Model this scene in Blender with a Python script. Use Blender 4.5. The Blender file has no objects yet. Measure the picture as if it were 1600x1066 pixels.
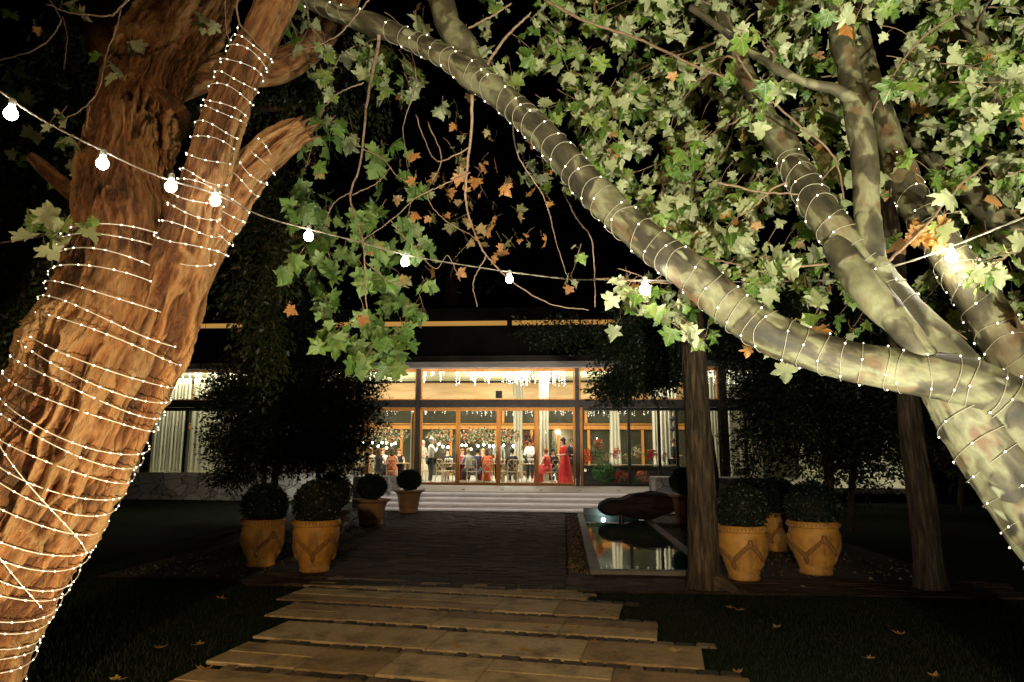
import bpy, bmesh, math, random
import numpy as np
from mathutils import Vector, Matrix, Euler

random.seed(7)
R = math.radians
SC = bpy.context.scene
COL = SC.collection

# ------------------------------------------------------------------ camera
F = 1067.0                      # focal length in pixels of the 1600 px wide frame
YAW, PITCH, ROLL = R(4.34), R(9.42), R(0.25)
EYE = Vector((0.0, 0.0, 1.6))
cam_rot = (Matrix.Rotation(YAW, 3, 'Z') @ Matrix.Rotation(R(90) + PITCH, 3, 'X') @ Matrix.Rotation(ROLL, 3, 'Z'))
cd = bpy.data.cameras.new('camera')
cam = bpy.data.objects.new('camera', cd)
COL.objects.link(cam)
cam.matrix_world = Matrix.Translation(EYE) @ cam_rot.to_4x4()
cd.sensor_width = 36.0
cd.lens = 36.0 * F / 1600.0
cd.clip_start = 0.05
cd.clip_end = 600
SC.camera = cam

# ------------------------------------------------------------------ sky, exposure
w = bpy.data.worlds.new('World')
SC.world = w
w.use_nodes = True
nt = w.node_tree
bg = nt.nodes['Background']
sky = nt.nodes.new('ShaderNodeTexSky')
sky.sky_type = 'NISHITA'
sky.sun_disc = False
sky.sun_elevation = R(-7)
sky.sun_rotation = R(200)
nt.links.new(sky.outputs[0], bg.inputs[0])
bg.inputs[1].default_value = 0.02
SC.view_settings.view_transform = 'Standard'
SC.view_settings.look = 'None'
SC.view_settings.exposure = 0.0
SC.view_settings.gamma = 1.0
SC.render.engine = 'CYCLES'
SC.cycles.use_denoising = True
SC.cycles.max_bounces = 7
SC.cycles.transparent_max_bounces = 12
SC.cycles.sample_clamp_indirect = 4.0
SC.cycles.caustics_reflective = False
SC.cycles.caustics_refractive = False


def ray(px, py):
    return cam_rot @ Vector(((px - 800.0) / F, (533.0 - py) / F, -1.0))


def P(px, py, Y):
    """world point on world depth Y that the photograph shows at px, py"""
    d = ray(px, py)
    return EYE + d * (Y / d.y)


def G(px, py, z=0.0):
    d = ray(px, py)
    return EYE + d * ((z - EYE.z) / d.z)


def depth(p):
    return -((cam_rot.transposed() @ (p - EYE)).z)


# ------------------------------------------------------------------ object helpers
def tag(o, label=None, cat=None, group=None, kind=None):
    if label: o['label'] = label
    if cat: o['category'] = cat
    if group: o['group'] = group
    if kind: o['kind'] = kind
    return o


def empty(name, loc=(0, 0, 0), rz=0.0, label=None, cat=None, group=None):
    o = bpy.data.objects.new(name, None)
    COL.objects.link(o)
    o.empty_display_size = 0.1
    o.location = loc
    o.rotation_euler = (0, 0, rz)
    return tag(o, label, cat, group)


def link(name, me, mat=None, parent=None, loc=None, smooth=False, world=False):
    o = bpy.data.objects.new(name, me)
    COL.objects.link(o)
    if mat:
        for m in (mat if isinstance(mat, (list, tuple)) else [mat]):
            me.materials.append(m)
    if smooth:
        me.polygons.foreach_set('use_smooth', [True] * len(me.polygons))
    if loc is not None: o.location = loc
    if parent is not None:
        o.parent = parent
        if world:       # mesh is written in world coordinates
            o.matrix_parent_inverse = Matrix.Translation(parent.location).inverted() if parent.rotation_euler.z == 0 \
                else (Matrix.Translation(parent.location) @ Matrix.Rotation(parent.rotation_euler.z, 4, 'Z')).inverted()
    return o


class MB:
    """mesh builder that collects shapes into ONE mesh"""
    def __init__(s): s.v, s.f, s.m = [], [], []

    def add(s, vs, fs, mi=0):
        k = len(s.v)
        s.v += [tuple(v) for v in vs]
        s.f += [tuple(i + k for i in f) for f in fs]
        s.m += [mi] * len(fs)
        return s

    def box(s, x0, x1, y0, y1, z0, z1, mi=0, bev=0.0):
        if bev > 0:
            bm = bmesh.new()
            bmesh.ops.create_cube(bm, size=1.0)
            for v in bm.verts:
                v.co = Vector(((x0 + x1) / 2 + v.co.x * (x1 - x0), (y0 + y1) / 2 + v.co.y * (y1 - y0), (z0 + z1) / 2 + v.co.z * (z1 - z0)))
            bmesh.ops.bevel(bm, geom=bm.edges[:], offset=bev, segments=2, affect='EDGES')
            s.bm(bm, mi)
            return s
        vs = [(x0, y0, z0), (x1, y0, z0), (x1, y1, z0), (x0, y1, z0), (x0, y0, z1), (x1, y0, z1), (x1, y1, z1), (x0, y1, z1)]
        return s.add(vs, [(0, 3, 2, 1), (4, 5, 6, 7), (0, 1, 5, 4), (1, 2, 6, 5), (2, 3, 7, 6), (3, 0, 4, 7)], mi)

    def bm(s, bm, mi=0):
        bm.verts.index_update()
        s.add([v.co[:] for v in bm.verts], [[v.index for v in f.verts] for f in bm.faces], mi)
        bm.free()
        return s

    def tube(s, pts, rad, n=8, mi=0, cap=True):
        pts = [Vector(p) for p in pts]
        if not isinstance(rad, (list, tuple)): rad = [rad] * len(pts)
        rings, k = [], len(s.v)
        up = Vector((0, 0, 1))
        t0 = (pts[1] - pts[0]).normalized()
        nrm = t0.orthogonal().normalized()
        for i, p in enumerate(pts):
            t = (pts[min(i + 1, len(pts) - 1)] - pts[max(i - 1, 0)])
            t = t.normalized() if t.length > 1e-9 else t0
            nrm = (nrm - t * nrm.dot(t))
            nrm = nrm.normalized() if nrm.length > 1e-6 else t.orthogonal().normalized()
            b = t.cross(nrm)
            for j in range(n):
                a = 2 * math.pi * j / n
                s.v.append(tuple(p + (nrm * math.cos(a) + b * math.sin(a)) * rad[i]))
        for i in range(len(pts) - 1):
            for j in range(n):
                s.f.append((k + i * n + j, k + i * n + (j + 1) % n, k + (i + 1) * n + (j + 1) % n, k + (i + 1) * n + j))
                s.m.append(mi)
        if cap and n > 2:
            s.f.append(tuple(k + j for j in range(n - 1, -1, -1))); s.m.append(mi)
            q = k + (len(pts) - 1) * n
            s.f.append(tuple(q + j for j in range(n))); s.m.append(mi)
        return s

    def lathe(s, prof, n=32, c=(0, 0, 0), mi=0, caps=True, wob=None):
        k = len(s.v)
        for (r, z) in prof:
            for j in range(n):
                a = 2 * math.pi * j / n
                rr = r if wob is None else r * wob(a, z)
                s.v.append((c[0] + rr * math.cos(a), c[1] + rr * math.sin(a), c[2] + z))
        for i in range(len(prof) - 1):
            for j in range(n):
                s.f.append((k + i * n + j, k + i * n + (j + 1) % n, k + (i + 1) * n + (j + 1) % n, k + (i + 1) * n + j)); s.m.append(mi)
        if caps:
            s.f.append(tuple(k + j for j in range(n - 1, -1, -1))); s.m.append(mi)
            q = k + (len(prof) - 1) * n
            s.f.append(tuple(q + j for j in range(n))); s.m.append(mi)
        return s

    def ball(s, c, r, seg=8, rings=6, sc=(1, 1, 1), mi=0):
        bm = bmesh.new()
        bmesh.ops.create_uvsphere(bm, u_segments=seg, v_segments=rings, radius=r)
        for v in bm.verts: v.co = Vector((v.co.x * sc[0] + c[0], v.co.y * sc[1] + c[1], v.co.z * sc[2] + c[2]))
        return s.bm(bm, mi)

    def mesh(s, name):
        me = bpy.data.meshes.new(name)
        me.from_pydata(s.v, [], s.f)
        if any(s.m): me.polygons.foreach_set('material_index', s.m)
        me.update()
        return me

    def build(s, name, mat, parent=None, smooth=False, world=False, loc=None):
        return link(name, s.mesh(name), mat, parent, loc, smooth, world)


# ------------------------------------------------------------------ noise (numpy value noise)
def _h(ix, iy, iz, seed):
    n = (ix * 374761393 + iy * 668265263 + iz * 1442695041 + seed * 974711) & 0xFFFFFFFF
    n = ((n ^ (n >> 13)) * 1274126177) & 0xFFFFFFFF
    n = (n ^ (n >> 16)) & 0xFFFFFF
    return n / float(0xFFFFFF)


def vnoise(p, seed=0):
    p = np.asarray(p, dtype=np.float64)
    i = np.floor(p).astype(np.int64)
    f = p - i
    f = f * f * (3 - 2 * f)
    r = 0
    for dx in (0, 1):
        for dy in (0, 1):
            for dz in (0, 1):
                wgt = (f[:, 0] if dx else 1 - f[:, 0]) * (f[:, 1] if dy else 1 - f[:, 1]) * (f[:, 2] if dz else 1 - f[:, 2])
                r = r + wgt * _h(i[:, 0] + dx, i[:, 1] + dy, i[:, 2] + dz, seed)
    return r


def fbm(p, oct=3, seed=0):
    r, a, s = 0, 0.5, 0
    for o in range(oct):
        r = r + a * vnoise(p * (2 ** o), seed + o * 17)
        s += a
        a *= 0.5
    return r / s


# ------------------------------------------------------------------ materials
def new_mat(name):
    m = bpy.data.materials.new(name)
    m.use_nodes = True
    return m, m.node_tree, m.node_tree.nodes['Principled BSDF']


def N(nt, kind, **kw):
    n = nt.nodes.new(kind)
    for k, v in kw.items():
        if k in n.inputs.keys() if hasattr(n.inputs, 'keys') else False: n.inputs[k].default_value = v
        else: setattr(n, k, v)
    return n


def ramp(nt, stops, fac=None, interp='LINEAR'):
    r = nt.nodes.new('ShaderNodeValToRGB')
    r.color_ramp.interpolation = interp
    el = r.color_ramp.elements
    el[0].position, el[0].color = stops[0][0], (*stops[0][1], 1)
    el[1].position, el[1].color = stops[-1][0], (*stops[-1][1], 1)
    for p, c in stops[1:-1]:
        e = el.new(p); e.color = (*c, 1)
    if fac is not None: nt.links.new(fac, r.inputs[0])
    return r


def noise(nt, vec=None, scale=5, detail=4, rough=0.55, dist=0.0):
    n = nt.nodes.new('ShaderNodeTexNoise')
    n.inputs['Scale'].default_value = scale
    n.inputs['Detail'].default_value = detail
    n.inputs['Roughness'].default_value = rough
    n.inputs['Distortion'].default_value = dist
    if vec is not None: nt.links.new(vec, n.inputs['Vector'])
    return n


def mapping(nt, src, scale=(1, 1, 1)):
    m = nt.nodes.new('ShaderNodeMapping')
    m.inputs['Scale'].default_value = scale
    nt.links.new(src, m.inputs['Vector'])
    return m.outputs[0]


def mix(nt, fac, a, b, mode='MIX'):
    m = nt.nodes.new('ShaderNodeMix')
    m.data_type = 'RGBA'
    m.blend_type = mode
    for sock, v in ((m.inputs[0], fac), (m.inputs[6], a), (m.inputs[7], b)):
        if isinstance(v, (int, float)): sock.default_value = v
        elif isinstance(v, tuple): sock.default_value = (*v, 1)
        else: nt.links.new(v, sock)
    return m.outputs[2]


def bump(nt, b, h, strength=0.3, dist=0.02):
    bp = nt.nodes.new('ShaderNodeBump')
    bp.inputs['Strength'].default_value = strength
    bp.inputs['Distance'].default_value = dist
    nt.links.new(h, bp.inputs['Height'])
    nt.links.new(bp.outputs[0], b.inputs['Normal'])


def mottled(name, c1, c2, scale=8, rough=0.7, bstr=0.2, metallic=0.0, stretch=(1, 1, 1), spec=0.5, bdist=0.01):
    m, nt, b = new_mat(name)
    tc = nt.nodes.new('ShaderNodeTexCoord')
    v = mapping(nt, tc.outputs['Object'], stretch)
    n = noise(nt, v, scale, 6, 0.6)
    r = ramp(nt, [(0.3, c1), (0.7, c2)], n.outputs[0])
    nt.links.new(r.outputs[0], b.inputs['Base Color'])
    b.inputs['Roughness'].default_value = rough
    b.inputs['Metallic'].default_value = metallic
    b.inputs['Specular IOR Level'].default_value = spec
    if bstr > 0:
        n2 = noise(nt, v, scale * 4, 5, 0.6)
        bump(nt, b, n2.outputs[0], bstr, bdist)
    return m


def glow(name, col, strength, sample=False):
    m, nt, b = new_mat(name)
    b.inputs['Base Color'].default_value = (*[min(1, c) for c in col], 1)
    b.inputs['Emission Color'].default_value = (*col, 1)
    b.inputs['Emission Strength'].default_value = strength
    if not sample: m.cycles.emission_sampling = 'NONE'
    return m


def bark_redwood():
    m, nt, b = new_mat('stringy_red_bark')
    at = nt.nodes.new('ShaderNodeAttribute'); at.attribute_name = 'bark_co'
    v = mapping(nt, at.outputs['Vector'], (1, 1, 0.24))
    n1 = noise(nt, v, 34, 10, 0.68, 1.2)
    n2 = noise(nt, mapping(nt, at.outputs['Vector'], (1, 1, 0.6)), 4.5, 4, 0.6, 0.8)
    n3 = noise(nt, mapping(nt, at.outputs['Vector'], (1, 1, 0.16)), 110, 6, 0.65)
    r1 = ramp(nt, [(0.33, (0.03, 0.012, 0.005)), (0.44, (0.22, 0.09, 0.028)), (0.53, (0.52, 0.26, 0.10)), (0.66, (0.76, 0.47, 0.20))], n1.outputs[0])
    r2 = ramp(nt, [(0.36, (0.26, 0.22, 0.17)), (0.46, (0.75, 0.66, 0.52)), (0.54, (1.0, 0.66, 0.42)), (0.66, (1.0, 0.95, 0.9))], n2.outputs[0])
    c = mix(nt, 1.0, r1.outputs[0], r2.outputs[0], 'MULTIPLY')
    c2 = mix(nt, 0.25, c, ramp(nt, [(0.4, (0.10, 0.075, 0.05)), (0.62, (0.55, 0.44, 0.32))], n3.outputs[0]).outputs[0])
    # weathered strands tan, grooves red brown, darkened to paint in their shade
    ar = nt.nodes.new('ShaderNodeAttribute'); ar.attribute_name = 'ridge'
    rr = ramp(nt, [(0.28, (0.07, 0.024, 0.008)), (0.42, (0.30, 0.12, 0.035)), (0.58, (0.58, 0.30, 0.11)), (0.75, (0.70, 0.44, 0.19))], ar.outputs['Fac'])
    c2 = mix(nt, 0.55, c2, rr.outputs[0])
    nt.links.new(c2, b.inputs['Base Color'])
    b.inputs['Roughness'].default_value = 0.85
    b.inputs['Specular IOR Level'].default_value = 0.25
    add = nt.nodes.new('ShaderNodeMath'); add.operation = 'ADD'
    nt.links.new(n1.outputs[0], add.inputs[0]); nt.links.new(n3.outputs[0], add.inputs[1])
    bump(nt, b, add.outputs[0], 1.0, 0.05)
    return m


def bark_plane():
    m, nt, b = new_mat('plane_tree_bark')
    at = nt.nodes.new('ShaderNodeAttribute'); at.attribute_name = 'bark_co'
    v = mapping(nt, at.outputs['Vector'], (1, 1, 0.55))
    n1 = noise(nt, v, 9, 3, 0.5, 0.5)
    n2 = noise(nt, v, 60, 5, 0.6)
    n3 = noise(nt, mapping(nt, at.outputs['Vector'], (1.1, 1.0, 0.7)), 5.5, 2, 0.5, 0.4)
    base = ramp(nt, [(0.36, (0.020, 0.017, 0.007)), (0.46, (0.042, 0.035, 0.015)), (0.54, (0.066, 0.056, 0.026)), (0.62, (0.15, 0.148, 0.075))], n1.outputs[0])
    tan = ramp(nt, [(0.71, (0, 0, 0)), (0.73, (1, 1, 1))], n3.outputs[0])
    c = mix(nt, tan.outputs[0], base.outputs[0], (0.16, 0.085, 0.035))
    cr = ramp(nt, [(0.30, (1, 1, 1)), (0.33, (0, 0, 0))], n3.outputs[0])
    c = mix(nt, cr.outputs[0], c, (0.23, 0.24, 0.14))
    ar = nt.nodes.new('ShaderNodeAttribute'); ar.attribute_name = 'ridge'
    fl = ramp(nt, [(0.0, (0.9, 0.9, 0.9)), (0.7, (0, 0, 0))], ar.outputs['Fac'])
    under = ramp(nt, [(0.38, (0.10, 0.092, 0.045)), (0.5, (0.19, 0.188, 0.10)), (0.64, (0.12, 0.07, 0.03))], n3.outputs[0])
    c = mix(nt, fl.outputs[0], c, under.outputs[0])
    c = mix(nt, 0.3, c, ramp(nt, [(0.35, (0.3, 0.3, 0.3)), (0.65, (1, 1, 1))], n2.outputs[0]).outputs[0], 'MULTIPLY')
    nt.links.new(c, b.inputs['Base Color'])
    b.inputs['Roughness'].default_value = 0.7
    bump(nt, b, n2.outputs[0], 0.35, 0.008)
    return m


def bark_dark(name, c0, c1, c2):
    m, nt, b = new_mat(name)
    at = nt.nodes.new('ShaderNodeAttribute'); at.attribute_name = 'bark_co'
    v = mapping(nt, at.outputs['Vector'], (1, 1, 0.12))
    n1 = noise(nt, v, 24, 6, 0.6, 0.3)
    r1 = ramp(nt, [(0.35, c0), (0.5, c1), (0.68, c2)], n1.outputs[0])
    nt.links.new(r1.outputs[0], b.inputs['Base Color'])
    b.inputs['Roughness'].default_value = 0.9
    bump(nt, b, n1.outputs[0], 0.9, 0.03)
    return m


def leaf_mat(name, stops, back=(0.30, 0.34, 0.20), backmix=0.75, rough=0.45, trans=0.35):
    """stops: colours by the per-leaf random 'tint'; undersides paler"""
    m, nt, b = new_mat(name)
    at = nt.nodes.new('ShaderNodeAttribute'); at.attribute_name = 'tint'
    r = ramp(nt, stops, at.outputs['Fac'])
    geo = nt.nodes.new('ShaderNodeNewGeometry')
    tc = nt.nodes.new('ShaderNodeTexCoord')
    n = noise(nt, tc.outputs['Object'], 22, 4, 0.6)
    c = mix(nt, 0.45, r.outputs[0], ramp(nt, [(0.3, (0.55, 0.55, 0.5)), (0.7, (1, 1, 1))], n.outputs[0]).outputs[0], 'MULTIPLY')
    la = nt.nodes.new('ShaderNodeAttribute'); la.attribute_name = 'leaf_uv'
    sp_ = nt.nodes.new('ShaderNodeSeparateXYZ'); nt.links.new(la.outputs['Vector'], sp_.inputs[0])
    def mth(op, a, b_=None):
        q = nt.nodes.new('ShaderNodeMath'); q.operation = op
        for i, v in enumerate((a, b_)):
            if v is None: continue
            if isinstance(v, (int, float)): q.inputs[i].default_value = v
            else: nt.links.new(v, q.inputs[i])
        return q.outputs[0]
    ax = mth('ABSOLUTE', sp_.outputs[0])
    v2 = mth('ABSOLUTE', mth('SUBTRACT', mth('MULTIPLY', ax, .75), mth('SUBTRACT', sp_.outputs[1], .06)))
    v3 = mth('ABSOLUTE', mth('ADD', mth('MULTIPLY', ax, .22), mth('SUBTRACT', sp_.outputs[1], .04)))
    vn = mth('MINIMUM', ax, mth('MINIMUM', v2, v3))
    hasuv = mth('GREATER_THAN', mth('ADD', ax, mth('ABSOLUTE', sp_.outputs[1])), .0001)
    vein = mth('MULTIPLY', mth('MULTIPLY', mth('LESS_THAN', vn, .018), hasuv), .45)
    c = mix(nt, vein, c, (0.42, 0.44, 0.22))
    bl = noise(nt, la.outputs['Vector'], 4.5, 3, .6)
    blf = mth('MULTIPLY', ramp(nt, [(0.60, (0, 0, 0)), (0.68, (.7, .7, .7))], bl.outputs[0]).outputs[0], hasuv)
    c = mix(nt, blf, c, (0.26, 0.16, 0.06))
    if backmix > 0:
        # the underside is felted and paler, except on the leaves that turned brown
        gate = ramp(nt, [(0.87, (backmix,) * 3), (0.90, (0.15,) * 3)], at.outputs['Fac'])
        mul = nt.nodes.new('ShaderNodeMath'); mul.operation = 'MULTIPLY'
        nt.links.new(geo.outputs['Backfacing'], mul.inputs[0]); nt.links.new(gate.outputs[0], mul.inputs[1])
        c = mix(nt, mul.outputs[0], c, back)
    nt.links.new(c, b.inputs['Base Color'])
    b.inputs['Roughness'].default_value = rough
    out = nt.nodes['Material Output']
    tr = nt.nodes.new('ShaderNodeBsdfTranslucent')
    nt.links.new(mix(nt, 1.0, c, (0.9, 1.0, 0.35), 'MULTIPLY'), tr.inputs[0])
    ms = nt.nodes.new('ShaderNodeMixShader')
    ms.inputs[0].default_value = trans
    nt.links.new(b.outputs[0], ms.inputs[1]); nt.links.new(tr.outputs[0], ms.inputs[2])
    nt.links.new(ms.outputs[0], out.inputs[0])
    return m


def glass_mat():
    m, nt, b = new_mat('window_glass')
    nt.nodes.remove(b)
    out = nt.nodes['Material Output']
    t = nt.nodes.new('ShaderNodeBsdfTransparent'); t.inputs[0].default_value = (0.93, 0.95, 0.92, 1)
    g = nt.nodes.new('ShaderNodeBsdfGlossy'); g.inputs['Roughness'].default_value = 0.02
    fr = nt.nodes.new('ShaderNodeFresnel'); fr.inputs[0].default_value = 1.5
    ms = nt.nodes.new('ShaderNodeMixShader')
    nt.links.new(fr.outputs[0], ms.inputs[0]); nt.links.new(t.outputs[0], ms.inputs[1]); nt.links.new(g.outputs[0], ms.inputs[2])
    nt.links.new(ms.outputs[0], out.inputs[0])
    return m


M = {}
M['red_bark'] = bark_redwood()
M['plane_bark'] = bark_plane()
M['grey_bark'] = bark_dark('furrowed_bark', (0.008, 0.005, 0.002), (0.045, 0.027, 0.011), (0.12, 0.078, 0.034))
M['twig'] = mottled('twig_bark', (0.16, 0.09, 0.05), (0.34, 0.24, 0.16), 30, 0.8, 0.2)
M['red_twig'] = mottled('red_twig_bark', (0.09, 0.055, 0.032), (0.20, 0.13, 0.075), 30, 0.8, 0.2)
G3 = [(0.0, (0.05, 0.12, 0.016)), (0.35, (0.10, 0.20, 0.030)), (0.62, (0.17, 0.28, 0.045)), (0.86, (0.24, 0.32, 0.08)), (0.885, (0.40, 0.15, 0.035)), (1.0, (0.55, 0.24, 0.07))]
M['leaf'] = leaf_mat('plane_leaf', G3, (0.38, 0.40, 0.23), 0.85)
M['leaf_green'] = leaf_mat('fresh_plane_leaf', [(0.0, (0.09, 0.20, 0.035)), (0.5, (0.14, 0.28, 0.05)), (0.88, (0.20, 0.35, 0.08)), (0.97, (0.24, 0.36, 0.09)), (1.0, (0.5, 0.2, 0.06))], (0.22, 0.33, 0.13), 0.6)
M['leaf_orange'] = leaf_mat('autumn_leaf', [(0.0, (0.12, 0.16, 0.06)), (0.42, (0.20, 0.19, 0.09)), (0.48, (0.40, 0.15, 0.03)), (1.0, (0.50, 0.22, 0.06))], (0.5, 0.25, 0.1), 0.4)
M['leaf_dim'] = leaf_mat('weeping_leaf', [(0.0, (0.02, 0.04, 0.012)), (0.8, (0.05, 0.075, 0.02)), (0.95, (0.10, 0.09, 0.03)), (1.0, (0.28, 0.12, 0.04))], (0.06, 0.08, 0.03), 0.4)
M['leaf_dark'] = leaf_mat('dark_evergreen_leaf', [(0.0, (0.012, 0.022, 0.008)), (0.6, (0.02, 0.035, 0.012)), (1.0, (0.035, 0.05, 0.02))], (0.02, 0.03, 0.012), 0.3, 0.5, 0.1)
M['box_leaf'] = leaf_mat('box_leaf', [(0.0, (0.004, 0.009, 0.003)), (1.0, (0.013, 0.026, 0.007))], (0.02, 0.035, 0.012), 0.3, 0.5, 0.1)
M['terracotta'] = mottled('ochre_terracotta', (0.44, 0.19, 0.028), (0.68, 0.34, 0.06), 7, 0.65, 0.25)
def stained(m, col, lo, hi, scale=3.5):
    nt = m.node_tree; b = nt.nodes['Principled BSDF']; src = b.inputs['Base Color'].links[0].from_socket
    tc = nt.nodes.new('ShaderNodeTexCoord'); n = noise(nt, mapping(nt, tc.outputs['Object'], (1, 1, .6)), scale, 6, .7, .5)
    nt.links.new(mix(nt, ramp(nt, [(lo, (0, 0, 0)), (hi, (.75, .75, .75))], n.outputs[0]).outputs[0], src, col), b.inputs['Base Color'])


stained(M['terracotta'], (.16, .07, .018), .50, .66); stained(M['terracotta'], (.62, .46, .25), .60, .72, 9)
M['terracotta_dark'] = mottled('patinated_terracotta', (0.16, 0.07, 0.02), (0.40, 0.19, 0.05), 30, 0.75, 0.3)
M['terracotta_plain'] = mottled('weathered_terracotta', (0.36, 0.20, 0.10), (0.50, 0.30, 0.16), 6, 0.8, 0.25)
M['soil'] = mottled('soil', (0.02, 0.014, 0.008), (0.05, 0.035, 0.02), 30, 0.95, 0.6)
M['steel'] = mottled('dark_steel', (0.03, 0.028, 0.025), (0.055, 0.05, 0.045), 4, 0.45, 0.05, 0.5)
M['fascia'] = mottled('grey_fascia', (0.24, 0.22, 0.20), (0.34, 0.32, 0.30), 2, 0.45, 0.05, 0.2, (1, 1, 6))
M['roof'] = mottled('dark_roof', (0.012, 0.012, 0.012), (0.02, 0.02, 0.02), 2, 0.9, 0.1)
M['cord'] = mottled('cable_rubber', (0.20, 0.17, 0.13), (0.32, 0.28, 0.22), 40, 0.6, 0.1)
M['socket'] = mottled('lamp_socket', (0.25, 0.25, 0.22), (0.45, 0.45, 0.4), 60, 0.5, 0.1)
M['wire_dim'] = mottled('dim_wire', (0.20, 0.18, 0.12), (0.30, 0.27, 0.20), 80, 0.5, 0.05)  # darker copy of the wire, for its weaker glow on the boughs
M['wire'] = mottled('glowlit_wire', (0.74, 0.70, 0.58), (0.85, 0.80, 0.70), 80, 0.35, 0.05)  # pale tone stands in for the lamps' glow on the wire
M['cream'] = mottled('cream_curtain', (0.56, 0.53, 0.40), (0.66, 0.63, 0.50), 1.2, 0.9, 0.1, 0, (1, 1, 0.05))
M['ceiling'] = mottled('cream_ceiling_board', (0.55, 0.55, 0.36), (0.62, 0.62, 0.42), 1.5, 0.8, 0.05, 0, (14, 1, 1))
M['floor'] = mottled('pale_floor_tile', (0.48, 0.46, 0.42), (0.58, 0.56, 0.52), 0.8, 0.3, 0.02)
M['black'] = mottled('matt_black', (0.012, 0.012, 0.012), (0.022, 0.022, 0.022), 5, 0.6, 0.05)
M['darkpane'] = mottled('night_window_pane', (0.035, 0.036, 0.022), (0.06, 0.055, 0.034), 0.6, 0.12, 0.0)
M['glass'] = glass_mat()
M['bulb'] = glow('lit_bulb', (1.0, 0.93, 0.80), 60)
M['led'] = glow('lit_led', (1.0, 0.90, 0.66), 5)
M['pend'] = glow('lit_pendant', (1.0, 0.93, 0.8), 25)
M['icicle'] = glow('lit_icicle', (1.0, 0.98, 0.88), 2.0)
M['strip'] = glow('step_strip_light', (1.0, 0.96, 0.92), 4.6, True)


def wood(name, c0, c1, stretch=(1, 1, 0.08), scale=14, rough=0.45):
    m, nt, b = new_mat(name)
    tc = nt.nodes.new('ShaderNodeTexCoord')
    n = noise(nt, mapping(nt, tc.outputs['Object'], stretch), scale, 5, 0.6, 0.4)
    r = ramp(nt, [(0.32, c0), (0.68, c1)], n.outputs[0])
    nt.links.new(r.outputs[0], b.inputs['Base Color'])
    b.inputs['Roughness'].default_value = rough
    bump(nt, b, n.outputs[0], 0.15, 0.005)
    return m


M['frame'] = wood('orange_pine_frame', (0.42, 0.16, 0.025), (0.62, 0.27, 0.05))
M['ply'] = wood('plywood_panel', (0.55, 0.34, 0.16), (0.72, 0.50, 0.28), (0.25, 1, 2.2), 2.0)
M['chair'] = wood('limed_oak', (0.28, 0.20, 0.11), (0.42, 0.32, 0.19), (1, 1, 0.3), 20)

# ================================================================== GROUND
def structure(o): o['kind'] = 'structure'; return o


m, nt, b = new_mat('night_lawn')
tc = nt.nodes.new('ShaderNodeTexCoord')
n1 = noise(nt, tc.outputs['Object'], 0.8, 5, 0.6)
n2 = noise(nt, tc.outputs['Object'], 45, 4, 0.7)
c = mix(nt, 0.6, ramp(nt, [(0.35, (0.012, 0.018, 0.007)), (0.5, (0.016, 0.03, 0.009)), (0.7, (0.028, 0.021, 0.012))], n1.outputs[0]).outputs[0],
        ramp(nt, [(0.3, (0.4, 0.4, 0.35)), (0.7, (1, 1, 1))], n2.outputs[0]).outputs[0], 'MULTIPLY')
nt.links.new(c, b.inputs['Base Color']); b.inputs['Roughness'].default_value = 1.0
b.inputs['Specular IOR Level'].default_value = 0.05
bump(nt, b, n2.outputs[0], 0.8, 0.03)
M['lawn'] = m
gv, gf = [], []
xs = [-150, -60, -30] + [-16 + 0.5 * i for i in range(65)] + [30, 60, 150]
ys = [-60, -20] + [-4 + 0.5 * i for i in range(60)] + [45, 80, 200]
for y in ys:
    for x in xs:
        z = 0.0
        gv.append((x, y, z - 0.012 + 0.02 * (vnoise(np.array([[x * 1.3, y * 1.3, 0]]), 3)[0] - 0.5)))
nx = len(xs)
for j in range(len(ys) - 1):
    for i in range(nx - 1):
        gf.append((j * nx + i, j * nx + i + 1, (j + 1) * nx + i + 1, (j + 1) * nx + i))
me = bpy.data.meshes.new('lawn'); me.from_pydata(gv, [], gf)
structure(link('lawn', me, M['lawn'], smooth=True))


def tinted(name, mb, mats, tints, parent=None):
    """mesh with a per-face 'tint' attribute (each slab, brick or leaf has its own shade)"""
    me = mb.mesh(name)
    a = me.attributes.new('tint', 'FLOAT', 'FACE')
    a.data.foreach_set('value', tints)
    if mb.__dict__.get('uv'):
        u_ = me.attributes.new('leaf_uv', 'FLOAT_VECTOR', 'POINT'); u_.data.foreach_set('vector', np.array(mb.uv, np.float32).ravel())
        me.polygons.foreach_set('use_smooth', [True] * len(me.polygons))
    return link(name, me, mats, parent)


def stone_mat(name, stops, scale=6, rough=0.8, bs=0.4, bd=0.01, spec=0.4):
    m, nt, b = new_mat(name)
    at = nt.nodes.new('ShaderNodeAttribute'); at.attribute_name = 'tint'
    r = ramp(nt, stops, at.outputs['Fac'])
    tc = nt.nodes.new('ShaderNodeTexCoord')
    n = noise(nt, tc.outputs['Object'], scale, 7, 0.65, 0.3)
    n2 = noise(nt, tc.outputs['Object'], scale * 9, 4, 0.6)
    c = mix(nt, 0.8, r.outputs[0], ramp(nt, [(0.34, (0.28, 0.25, 0.20)), (0.5, (0.80, 0.78, 0.72)), (0.7, (1, 1, 1))], n.outputs[0]).outputs[0], 'MULTIPLY')
    c = mix(nt, 0.5, c, ramp(nt, [(0.35, (0.6, 0.58, 0.55)), (0.6, (1, 1, 1))], n2.outputs[0]).outputs[0], 'MULTIPLY')
    nt.links.new(c, b.inputs['Base Color'])
    b.inputs['Roughness'].default_value = rough
    b.inputs['Specular IOR Level'].default_value = spec
    bump(nt, b, n2.outputs[0], bs, bd)
    return m


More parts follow.
